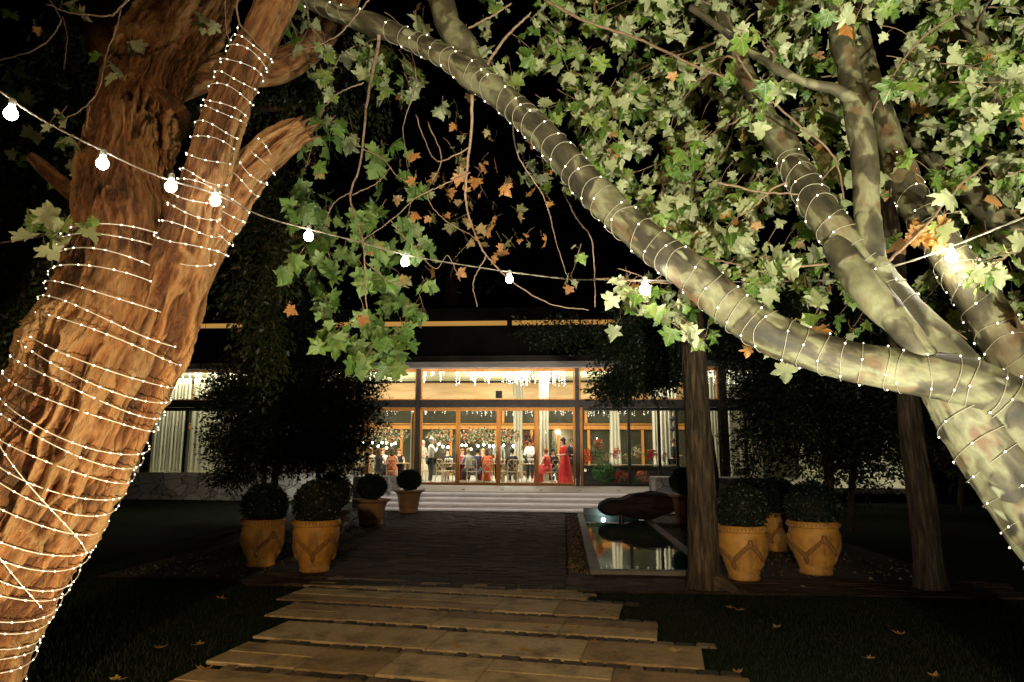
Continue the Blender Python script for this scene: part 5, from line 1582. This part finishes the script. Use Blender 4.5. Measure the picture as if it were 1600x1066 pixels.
def person(px, Y, rz, pose, label, skin='fair', hair='hair_brown', longhair=False, top=None, legs=None, dress=None, arms=(DOWN, DOWN), scale=1.0, lean=0.0, sleeve=True, z=FL):
    x = X(px, Y, 730)
    root = empty('person', (x, Y, z + .002), rz, label, 'person', 'guests and waiters at the party')
    V, E, Rr, ix = body_points(pose, arms, lean)
    V = [tuple(q * scale for q in v) for v in V]; Rr = [tuple(q * scale for q in r_) if isinstance(r_, tuple) else r_ * scale for r_ in Rr]
    body = skin_mesh('body', V, E, Rr)
    hd = Vector(V[ix['head']])
    body_o = link('body', body, M['skin_' + skin], root, smooth=True)
    # nose, ears joined to the same surface; dark eyes and lips as small children
    bm = bmesh.new(); bm.from_mesh(body)
    t = MB().ball(tuple(hd + Vector((0, -.095, -.02)) * scale), .014 * scale, 6, 4, (.8, 1.2, 1.5))
    for s in (-1, 1): t.ball(tuple(hd + Vector((s * .082, .01, -.01)) * scale), .02 * scale, 6, 4, (.4, .8, 1.3))
    vs = [bm.verts.new(v) for v in t.v]
    for f in t.f:
        f_ = bm.faces.new([vs[i] for i in f]); f_.smooth = True
    bm.to_mesh(body); bm.free()
    ey = MB()
    for s in (-1, 1): ey.ball(tuple(hd + Vector((s * .03, -.086, .0)) * scale), .009 * scale, 6, 4, (1.3, .6, .8))
    ey.build('eyes', M['black'], body_o)
    # hair
    hb = MB().ball(tuple(hd + Vector((0, .022, .035)) * scale), .105 * scale, 12, 8, (.86, .98, 1.0))
    if longhair: hb.ball(tuple(hd + Vector((0, .06, -.10)) * scale), .10 * scale, 10, 8, (.9, .55, 1.55))
    hb.build('hair', M[hair], body_o, smooth=True)
    def part(name, names, grow, mat, extra=None):
        idx = {n: i for i, n in enumerate(names)}
        vv = [V[ix[n]] for n in names]; rr_ = []
        for n in names:
            r0 = Rr[ix[n]]; r0 = r0 if isinstance(r0, tuple) else (r0, r0)
            rr_.append((r0[0] * 1.08 + grow, r0[1] * 1.08 + grow))
        ee = [(idx[n1], idx[n2]) for n1 in names for n2 in names if (ix[n1], ix[n2]) in E]
        return link(name, skin_mesh(name, vv, ee, rr_), M[mat], root, smooth=True)
    tor = ['pelvis', 'waist', 'chest', 'neckbase', 'shl', 'shr']
    slv = ['ell', 'elr', 'wrl', 'wrr'] if sleeve else []
    if top: part('shirt', tor + slv, .013, top)
    if legs: part('trousers', ['pelvis', 'hipl', 'hipr', 'knl', 'knr', 'anl', 'anr'], .016, legs)
    if dress:
        part('bodice', tor + (['ell', 'elr'] if sleeve else []), .012, dress)
        if pose == 'stand':
            pr = [(.13, pz_) for pz_ in ()]
            prof = [(.30, .02), (.275, .3), (.23, .6), (.185, .85), (.15, 1.02), (.135, 1.10)]
            MB().lathe([(a * scale, b_ * scale) for a, b_ in prof], 24, caps=False, wob=lambda a, z_: 1 + .06 * math.sin(a * 7) * (1.1 - z_)).build('skirt', M[dress], root, smooth=True)
        else:
            sk = MB().tube([(0, .06, .53), (0, -.18, .56), (0, -.44, .52), (0, -.50, .38), (0, -.48, .15), (0, -.47, .06)], [.17, .19, .175, .17, .19, .21], 16)
            sk.build('skirt', M[dress], root, smooth=True)
    return root


# chairs with crossed backs -------------------------------------------------
def make_chair():
    root = empty('cross_back_chair', (0, 0, 0), 0, 'x', 'chair', 'limed oak cross back chairs')
    MB().lathe([(0, .43), (.21, .43), (.225, .445), (.22, .465), (0, .468)], 20, caps=False).build('seat', M['chair'], root)
    for s in (-1, 1):
        MB().tube([(s * .16, -.15, .44), (s * .18, -.19, 0)], [.018, .013], 7).build('leg', M['chair'], root)
        MB().tube([(s * .20, .26, 0), (s * .18, .20, .25), (s * .18, .17, .45), (s * .19, .20, .70), (s * .17, .24, .88)], [.014, .018, .018, .016, .014], 7).build('leg', M['chair'], root)
    pts = [(.17 * math.cos(math.pi * t / 8) * 1.0, .24, .86 + .05 * math.sin(math.pi * t / 8)) for t in range(9)]
    MB().tube(pts, .018, 7).build('top_rail', M['chair'], root)
    MB().tube([(-.18, .18, .50), (0, .225, .68), (.17, .24, .86)], .011, 6).tube([(.18, .18, .50), (0, .232, .68), (-.17, .24, .86)], .011, 6).build('cross', M['chair'], root)
    a = MB()
    for s in (-1, 1): a.tube([(s * .18, .0, .42), (s * .17, -.12, .38), (s * .17, -.165, .22)], .009, 5)
    a.tube([(-.17, -.165, .22), (-.06, -.16, .38), (0, -.16, .42), (.06, -.16, .38), (.17, -.165, .22)], .009, 5)
    a.tube([(-.18, .2, .22), (-.06, .17, .38), (0, .17, .42), (.06, .17, .38), (.18, .2, .22)], .009, 5)
    a.build('brace', M['chair'], root)
    return root


def dup(root, loc, rz, label):
    r = root.copy(); COL.objects.link(r); r.location = loc; r.rotation_euler = (0, 0, rz); r['label'] = label
    for ch in list(root.children):
        c = ch.copy(); COL.objects.link(c); c.parent = r
    return r


ch0 = make_chair()
chairs = [(692, 27.2, 2.6, 'cross back chair just behind the standing man in the white shirt'), (703, 27.9, .5, 'cross back chair by the first door post, right of the white shirted man'),
          (737, 26.8, 3.3, 'cross back chair under the guest in the grey shirt, its back towards the glass'), (762, 27.6, 3.2, 'cross back chair under the woman in the orange dress'), (790, 27.4, 2.9, 'empty cross back chair left of the man in the black jacket'),
          (800, 26.9, 3.3, 'cross back chair below the man in the black jacket'), (813, 27.0, 2.7, 'empty cross back chair just right of the black jacket, near the third door post'), (862, 26.7, 3.9, 'cross back chair under the seated woman in the coral dress'),
          (612, 27.0, 3.2, 'cross back chair under the woman in the rust dress'), (580, 27.2, 3.1, 'cross back chair at the far left table beside the dark tree'), (663, 28.0, 1.2, 'cross back chair seen left of the standing white shirted man')]
for i, (px, Y, rz, lab) in enumerate(chairs):
    if i == 0:
        ch0.location = (X(px, Y, 740), Y, FL + .002); ch0.rotation_euler = (0, 0, rz); ch0['label'] = lab
    else: dup(ch0, (X(px, Y, 740), Y, FL + .002), rz, lab)


def table(px0, px1, Y, label, dark=False, depth_=1.0):
    x0, x1 = X(px0, Y, 730), X(px1, Y, 730); cx = (x0 + x1) / 2
    root = empty('dining_table', (cx, Y, FL + .002), 0, label, 'table')
    hw_ = (x1 - x0) / 2; mt = M['chair'] if not dark else M['black']
    MB().box(-hw_, hw_, -depth_ / 2, depth_ / 2, .715, .75, bev=.006).build('tabletop', M['chair'], root)
    for sx in (-1, 1):
        for sy in (-1, 1):
            MB().box(sx * (hw_ - .1) - .035, sx * (hw_ - .1) + .035, sy * (depth_ / 2 - .1) - .035, sy * (depth_ / 2 - .1) + .035, 0, .712).build('leg', mt, root)
    if dark: MB().box(-hw_ + .02, hw_ - .02, -depth_ / 2 + .03, -depth_ / 2 + .05, .02, .70).build('cloth', M['black'], root)
    return root, hw_


M['glassware'] = mottled('glassware', (.55, .58, .58), (.75, .78, .78), 20, .08, 0.0, 0.3)
def glasses(root, hw_, n, seed, depth_=1.0):
    r_ = random.Random(seed)
    for q in range(n):
        x, y = r_.uniform(-hw_ + .1, hw_ - .1), r_.uniform(-depth_ / 2 + .1, depth_ / 2 - .1)
        t = MB().lathe([(.0, 0), (.032, 0), (.005, .006), (.005, .08), (.03, .12), (.034, .17), (.028, .20), (.026, .20), (.03, .17), (.0, .09)], 10, caps=False)
        o = t.build('wine_glass', M['glassware'], None, smooth=True); o.location = root.location + Vector((x, y, .751))
        tag(o, 'small clear wine glass on one of the dining tables', 'glass', 'wine glasses on the dining tables')


for args in ((548, 640, 28.3, 'long dining table at the left, behind the woman in the rust dress', 31, 12), (690, 790, 28.4, 'long dining table between the first and second door posts', 32, 14), (803, 850, 28.2, 'dining table in front of the third door post with many glasses', 33, 10)):
    r_, h_ = table(*args[:4]); glasses(r_, h_, args[5], args[4])

person(673, 26.5, R(115), 'stand', 'standing grey haired man in white shirt and dark trousers, hand raised to his face', 'fair', 'hair_grey', False, 'white_shirt', 'dark_trousers', arms=(DOWN, RAISE))
person(883, 26.7, R(-60), 'stand', 'standing woman in a long red dress leaning over the seated guest at the right door', 'fair', 'hair_dark', True, dress='red_dress', arms=(FRONT, FRONT), lean=.12)
person(894, 28.2, R(20), 'stand', 'waiter in black waistcoat standing behind the woman in the long red dress', 'tan', 'hair_dark', False, 'black_cloth', 'black_cloth', arms=(DOWN, FRONT))
person(856, 26.75, R(-130), 'sit', 'seated woman in a coral red dress on a chair right of the third door post', 'fair', 'hair_auburn', False, dress='coral_dress', arms=(TABLE, TABLE), sleeve=False, lean=.15)
person(864, 27.8, R(10), 'sit', 'seated guest with dark ponytail facing out between two women in red', 'fair', 'hair_dark', True, 'black_cloth', 'black_cloth', arms=(TABLE, TABLE))
person(848, 27.9, R(60), 'sit', 'seated guest in black just right of the third door post', 'fair', 'hair_brown', False, 'black_cloth', 'black_cloth', arms=(TABLE, TABLE))
person(800, 27.0, R(180), 'sit', 'seated man in black jacket, back to the glass, between second and third posts', 'fair', 'hair_dark', False, 'black_cloth', 'dark_trousers', arms=(TABLE, TABLE))
person(828, 29.4, R(-20), 'stand', 'waiter in a white shirt standing behind the glasses left of the third door post', 'tan', 'hair_dark', False, 'white_shirt', 'black_cloth', arms=(FRONT, FRONT))
person(779, 28.9, R(15), 'stand', 'standing guest in a pale grey shirt right behind the second door post', 'fair', 'hair_brown', False, 'grey_shirt', 'black_cloth', arms=(DOWN, FRONT))
person(732, 26.95, R(200), 'sit', 'seated guest in a grey green shirt, short fair hair, right of the first post', 'fair', 'hair_blond', False, 'grey_shirt', 'black_cloth', arms=(TABLE, TABLE), lean=.1)
person(746, 27.6, R(170), 'sit', 'seated man in navy blue next to the grey shirted guest', 'fair', 'hair_dark', False, 'navy_cloth', 'navy_cloth', arms=(TABLE, TABLE))
person(761, 27.5, R(190), 'sit', 'seated woman in a bright orange dress with long brown hair', 'fair', 'hair_brown', True, dress='orange_dress', arms=(TABLE, TABLE), lean=.1)
person(754, 29.3, R(0), 'sit', 'blonde guest in red facing the glass from across the middle table', 'fair', 'hair_blond', True, dress='red_dress', arms=(TABLE, TABLE))
person(722, 29.3, R(10), 'sit', 'guest in wine red facing the glass beside the first door post', 'fair', 'hair_auburn', True, dress='wine_dress', arms=(TABLE, TABLE))
person(699, 29.2, R(0), 'sit', 'dark haired guest facing the glass behind the glasses, right of the white shirted man', 'fair', 'hair_dark', True, 'black_cloth', 'black_cloth', arms=(TABLE, TABLE))
person(660, 28.9, R(60), 'stand', 'guest in a long cream dress partly hidden behind the white shirted man', 'fair', 'hair_grey', False, dress='cream_dress', arms=(FRONT, FRONT), scale=.96)
person(612, 27.05, R(185), 'sit', 'seated woman in a rust orange dress seen from behind, left of the door column', 'fair', 'hair_brown', True, dress='rust_dress', arms=(TABLE, TABLE), sleeve=False)
person(592, 26.7, R(165), 'sit', 'seated woman in a black dress with auburn hair, left of the rust dress', 'fair', 'hair_auburn', True, dress='black_cloth', arms=(TABLE, TABLE), sleeve=False)
person(579, 27.2, R(200), 'sit', 'seated guest in a cream dress beside the dark tree at the left', 'fair', 'hair_blond', False, dress='cream_dress', arms=(TABLE, TABLE))
person(569, 29.2, R(-10), 'sit', 'guest with blond hair facing out at the far left end of the left table', 'fair', 'hair_blond', True, 'grey_shirt', 'black_cloth', arms=(TABLE, TABLE))
person(598, 29.3, R(5), 'sit', 'guest in pale clothes facing out behind the woman in black', 'fair', 'hair_blond', False, 'white_shirt', 'black_cloth', arms=(TABLE, TABLE))
person(623, 28.9, R(20), 'sit', 'guest in black with bare arms at the right end of the left table', 'fair', 'hair_auburn', False, dress='black_cloth', arms=(TABLE, TABLE), sleeve=False)
person(1053, 27.4, R(70), 'stand', 'man in a black suit standing at the flower table beside the straight tree trunk', 'fair', 'hair_brown', False, 'black_cloth', 'black_cloth', arms=(FRONT, FRONT))

# hanging crystal light clusters --------------------------------------------
def icicles(px0, px1, Y, top, bot, n, label, seed, size=.022):
    r_ = random.Random(seed)
    x0, x1 = X(px0, Y, 600), X(px1, Y, 600); zt = Z(top, Y); zb = Z(bot, Y)
    root = empty('icicle_lights', ((x0 + x1) / 2, Y, zt), 0, label, 'icicle lights', 'icicle light clusters under the ceiling')
    led_, wr = MB(), MB()
    for q in range(n):
        x = r_.uniform(x0, x1) - root.location.x; y = r_.uniform(-.3, .3); L = (zt - zb) * r_.uniform(.45, 1.0)
        wr.tube([(x, y, 0), (x, y, -L)], .003, 3, cap=False)
        z = 0
        while z < L:
            s = size * r_.uniform(.6, 1.1); xx = x + r_.uniform(-.02, .02)
            led_.add([(xx - s, y, -z), (xx + s, y, -z), (xx, y - s, -z), (xx, y + s, -z), (xx, y, -z + s * 1.5), (xx, y, -z - s * 1.5)],
                     [(0, 2, 4), (2, 1, 4), (1, 3, 4), (3, 0, 4), (2, 0, 5), (1, 2, 5), (3, 1, 5), (0, 3, 5)])
            z += r_.uniform(.05, .12)
    wr.build('strands', M['wire'], root)
    led_.build('lamps', M['icicle'], root)


ICI = [(262, 350, 574, 592, 40, 'in the leftmost lit transom beside the orange trunk'), (352, 420, 574, 592, 20, 'in the transom just left of the dark tree crown'), (553, 598, 574, 606, 20, 'at the right edge of the dark tree crown'), (603, 611, 574, 600, 4, 'as a slim strand pair left of the first door column'), (617, 625, 574, 599, 3, 'as a slim strand just left of the first door column'),
       (659, 664, 574, 598, 3, 'just right of the first door column'), (672, 678, 574, 599, 3, 'second from the first door column'), (685, 699, 574, 596, 4, 'above the white shirted man'), (711, 718, 574, 603, 4, 'above the first door post'), (735, 746, 574, 603, 6, 'left of a pair above the middle doors'), (748, 765, 574, 606, 8, 'right of a pair above the middle doors'),
       (785, 832, 574, 604, 34, 'in the dense group above the second door post'), (836, 884, 574, 605, 36, 'in the dense group above the third door post'), (914, 920, 574, 590, 3, 'as a short strand right of the right door column'), (938, 946, 574, 590, 3, 'as a short strand above the flower table'), (985, 1062, 574, 606, 46, 'behind the dark branches left of the straight trunk'),
       (1106, 1128, 576, 604, 18, 'just right of the straight trunk'), (1136, 1176, 576, 606, 26, 'farthest right behind the dark evergreen')]
for i, (a, b_, t_, bo_, n_, lb__) in enumerate(ICI):
    icicles(a, b_, 26.6 + (i % 3) * .25, t_, bo_, n_, 'sparkling icicle light cluster ' + lb__, 100 + i)
ICJ = [(575, 636, 637, 652, 14, 'low behind the pane left of the first door column'), (661, 700, 637, 652, 12, 'low behind the first glass door'), (722, 770, 637, 652, 18, 'low behind the second glass door'), (787, 832, 637, 652, 18, 'low behind the third glass door'), (862, 896, 637, 650, 14, 'low behind the fourth glass door'),
       (918, 978, 637, 652, 20, 'low behind the flower table window'), (986, 1026, 637, 652, 16, 'low left of the straight tree trunk')]
for i, (a, b_, t_, bo_, n_, lb__) in enumerate(ICJ):
    icicles(a, b_, 31.5, t_ - 12, bo_, n_, 'icicle light cluster ' + lb__, 200 + i, .018)

# bare bulbs over the tables -------------------------------------------------
pm = MB().ball((0, 0, 0), .048, 10, 8).mesh('bulb')
pw = MB().tube([(0, 0, .05), (0, 0, .75)], .004, 4).mesh('cord')
pm.materials.append(M['pend']); pw.materials.append(M['steel'])
for px, py, Y in ((567, 692, 29), (576, 691, 29.6), (582, 692, 29), (591, 697, 28.5), (597, 692, 29.3), (604, 692, 29), (612, 695, 28.6), (617, 693, 29.2), (686, 694, 29), (692, 698, 28.6), (700, 699, 28.5), (722, 696, 29), (728, 696, 29.4), (747, 697, 28.8), (756, 695, 29.2), (765, 697, 28.8), (771, 697, 29.4), (787, 696, 29), (802, 697, 29.2), (578, 699, 28.3), (604, 700, 28.3), (736, 702, 28.2)):
    root = empty('pendant_bulb', tuple(P(px, py, Y)), 0, 'small glowing round bulb hanging in the row above the dining tables', 'pendant lamp', 'bare bulbs above the dining tables')
    o = bpy.data.objects.new('bulb', pm); COL.objects.link(o); o.parent = root
    o = bpy.data.objects.new('cord', pw); COL.objects.link(o); o.parent = root
for px in (590, 700, 750, 800):
    p = P(px, 697, 28.6)
    ld = bpy.data.lights.new('pendant_light', 'POINT'); ld.energy = 16; ld.color = (1, .85, .62); ld.shadow_soft_size = .05
    lo = bpy.data.objects.new('pendant_light', ld); COL.objects.link(lo); lo.location = p

# flowers ---------------------------------------------------------------------
for k_, c_ in {'petal_orange': (.75, .14, .03), 'petal_red': (.55, .03, .02), 'petal_cream': (.75, .62, .42), 'petal_pink': (.55, .12, .16), 'leaf_pale': (.20, .26, .13), 'leaf_deep': (.04, .12, .03), 'seed_dark': (.10, .03, .03)}.items(): cloth(k_, c_)


def bouquet(px, py, Y, wpx, hpx, mats, n, label, name='flower_arrangement', cat='flowers', seed=0, size=.07, vase=True, hang=False):
    r_ = random.Random(seed); c_ = P(px, py, Y); k = depth(c_) / F; rx, rz = wpx * k / 2, hpx * k / 2
    root = empty(name, tuple(c_ + Vector((0, 0, rz if hang else -rz))), 0, label, cat)
    for q, mt in enumerate(mats):
        mb = MB()
        for z_ in range(n // len(mats)):
            d = rdir(r_) * r_.random() ** .4
            p = Vector((d.x * rx, d.y * min(rx, .35), d.z * rz)) + (c_ - root.location)
            if mt.startswith('petal') or mt == 'seed_dark':
                for w_ in range(6):
                    a = rdir(r_, Vector((0, -.4, .3))); b_ = a.cross(rdir(r_)).normalized(); s = size * r_.uniform(.6, 1.1)
                    mb.add([p, p + a * s * .6 + b_ * s * .4, p + a * s, p + a * s * .6 - b_ * s * .4], [(0, 1, 2, 3)])
            else:
                for w_ in range(4):
                    a = rdir(r_, Vector((d.x, 0, -.8 if hang else .5))); b_ = a.cross(rdir(r_)).normalized(); s = size * r_.uniform(1, 2.2)
                    mb.add([p, p + a * s * .5 + b_ * s * .14, p + a * s, p + a * s * .5 - b_ * s * .14], [(0, 1, 2, 3)])
        mb.build('blooms' if mt.startswith('petal') else 'foliage', M[mt], root)
    return root


HM = ['petal_orange', 'petal_cream', 'leaf_pale', 'leaf_deep', 'petal_cream', 'seed_dark', 'leaf_pale', 'leaf_pale', 'petal_cream']
bouquet(600, 680, 29.8, 82, 26, HM, 420, 'hanging flower garland above the left dining table beside the dark tree', 'hanging_garland', 'garland', 1, .07, hang=True)
bouquet(688, 682, 29.8, 46, 26, HM, 260, 'hanging flower garland seen through the first glass door', 'hanging_garland', 'garland', 2, .07, hang=True)
bouquet(748, 681, 29.6, 64, 28, HM, 360, 'hanging flower garland seen through the second glass door', 'hanging_garland', 'garland', 3, .07, hang=True)
bouquet(796, 681, 29.8, 36, 26, HM, 200, 'hanging flower garland right of the second door post', 'hanging_garland', 'garland', 4, .07, hang=True)
bouquet(826, 692, 29.6, 22, 36, ['seed_dark', 'seed_dark', 'leaf_deep', 'seed_dark', 'petal_orange'], 150, 'tall dark red flower arrangement beside the cream curtain left of the third post', seed=5, size=.08)
rt_, hw_ = table(912, 1062, 26.8, 'long dark clothed table covered with flowers right of the doors', True, .8)
for i, (px, py, w_, h_, mt, n_, lb__) in enumerate(((918, 714, 18, 26, ['petal_red', 'petal_orange'], 90, 'red flowers at the left end of the flower table'), (935, 694, 15, 16, ['petal_orange', 'petal_orange', 'leaf_pale'], 80, 'bright orange blooms standing highest over the flower table'), (930, 709, 18, 22, ['leaf_pale', 'leaf_deep'], 90, 'green succulents in a pale pot under the highest orange blooms'),
                                                    (948, 713, 14, 12, ['petal_cream', 'leaf_pale'], 60, 'small cream flowers between orange blooms and curtain'), (963, 708, 14, 22, ['petal_red', 'petal_pink'], 50, 'slender red and pink flowers before the middle curtain'), (980, 714, 10, 12, ['leaf_pale', 'petal_cream'], 40, 'small pale foliage left of the black window bar'),
                                                    (996, 707, 16, 20, ['petal_cream', 'leaf_pale', 'petal_cream'], 80, 'cream flowers just right of the black window bar'), (1017, 711, 20, 20, ['petal_red', 'petal_red', 'leaf_deep'], 100, 'large red flowers right of the cream ones on the flower table'), (1036, 712, 12, 18, ['seed_dark', 'petal_cream'], 40, 'dark stems and white blooms beside the man in the black suit'))):
    bouquet(px, py, 26.75, w_, h_, mt, n_, lb__, seed=20 + i, size=.06)
bouquet(943, 738, 26.1, 34, 32, ['leaf_deep', 'leaf_deep'], 500, 'rounded green shrub on the floor in front of the flower table', 'potted_shrub', 'shrub', 40, .05)
bouquet(968, 744, 26.1, 28, 20, ['petal_red', 'leaf_deep', 'seed_dark'], 200, 'low red and green flowers on the floor below the flower table', seed=41, size=.05)
bouquet(1004, 745, 26.1, 24, 18, ['leaf_deep', 'petal_orange', 'seed_dark'], 160, 'low dark foliage on the floor near the straight trunk', seed=42, size=.05)
# loudspeaker hanging in the transom, lamp stands
t = MB().box(X(774, 26.6), X(784, 26.6), 26.5, 26.75, Z(622, 26.6), Z(611, 26.6), bev=.01)
t = t.build('loudspeaker', M['black']); tag(t, 'small black loudspeaker box hanging in the middle transom window', 'loudspeaker')
ls = empty('lamp_stand', (X(1051, 28), 28, FL), 0, 'thin black stand with three stage lamps before the curtain near the trunk', 'lamp stand')
MB().tube([(0, 0, .0), (0, 0, 3.0)], .02, 6).build('pole', M['black'], ls)
for dz in (2.15, 2.55, 2.95): MB().ball((.0, -.08, dz), .11, 10, 8, (1, 1.1, 1)).build('lamp_head', M['black'], ls)
for s in range(3):
    a = s * 2.09; MB().tube([(0, 0, .45), (.35 * math.cos(a), .35 * math.sin(a), 0)], .015, 5).build('leg', M['black'], ls)
ls = empty('lamp_stand', (X(1123, 27.4), 27.4, FL), 0, 'thin black lamp stand right of the straight tree trunk', 'lamp stand')
MB().tube([(0, 0, .0), (0, 0, 1.85)], .018, 6).build('pole', M['black'], ls)
MB().lathe([(.02, 1.78), (.16, 1.88), (.05, 1.95), (.01, 1.96)], 12).build('lamp_head', M['black'], ls)

# ================================================================== FALLEN LEAVES
rf = random.Random(77)
M['fallen'] = leaf_mat('fallen_leaf', [(0, (.45, .22, .05)), (.6, (.60, .33, .08)), (1, (.55, .42, .18))], (.5, .3, .12), .4)
FALL = [(1151, 1049, 'largest yellow brown fallen leaf at the lower right edge of the path'), (961, 1023, 'fallen leaf on the broad slab row right of centre'), (1053, 1021, 'yellow fallen leaf near the right edge of the third slab row'), (823, 1017, 'yellow fallen leaf lying just right of the middle of the path'), (899, 982, 'pale fallen leaf on the dark cobble band right of centre'), (857, 981, 'orange fallen leaf on the dark cobble band near the middle'),
        (718, 1011, 'small fallen leaf left of the path centre'), (923, 1004, 'small thin fallen leaf on the slab between two larger ones'), (501, 1048, 'white fallen petal at the lower left of the path'), (349, 936, 'fallen leaf on the dark lawn left of the path, farthest away'), (253, 1012, 'brown fallen leaf on the dark lawn beside the orange trunk'), (308, 1008, 'dim fallen leaf on the lawn near the path edge'), (322, 1045, 'tiny fallen leaf at the left corner of the nearest slab'),
        (186, 1062, 'fallen leaf at the bottom edge under the orange trunk'), (1154, 953, 'orange fallen leaf on the lawn just right of the straight trunk, one of a pair'), (1142, 950, 'fallen leaf on the lawn beside its orange pair near the straight trunk'), (1409, 991, 'orange fallen leaf in the middle of the right lawn'), (1357, 1029, 'pale brown fallen leaf low on the right lawn'), (1212, 981, 'long thin fallen leaf on the right lawn'), (1362, 897, 'fallen leaf on the edge of the paving right of the last pot'),
        (1460, 1058, 'pale fallen leaf near the bottom right corner'), (1256, 918, 'thin fallen leaf in front of the rightmost pot')]
for i, (px, py, lab) in enumerate(FALL):
    mb, tl = MB(), []
    a = rf.uniform(0, 6.28)
    add_leaf(mb, tl, Vector((0, 0, 0)), Vector((math.cos(a), math.sin(a), .05)), Vector((0, 0, 1)), rf.uniform(.055, .095) if i != 8 else .05, rf, rf.random(), -.5)
    mb.tube([(0, 0, 0), (-math.cos(a) * .05, -math.sin(a) * .05, .01)], .0015, 4); tl += [.5] * (len(mb.f) - len(tl))
    o = tinted('fallen_leaf', mb, M['fallen'], tl); g = G(px, py, .035); o.location = g
    if py < 960 or px < 320 or px > 1160: o.location = G(px, py, .012)
    tag(o, lab, 'fallen leaf', 'autumn leaves fallen on the ground')
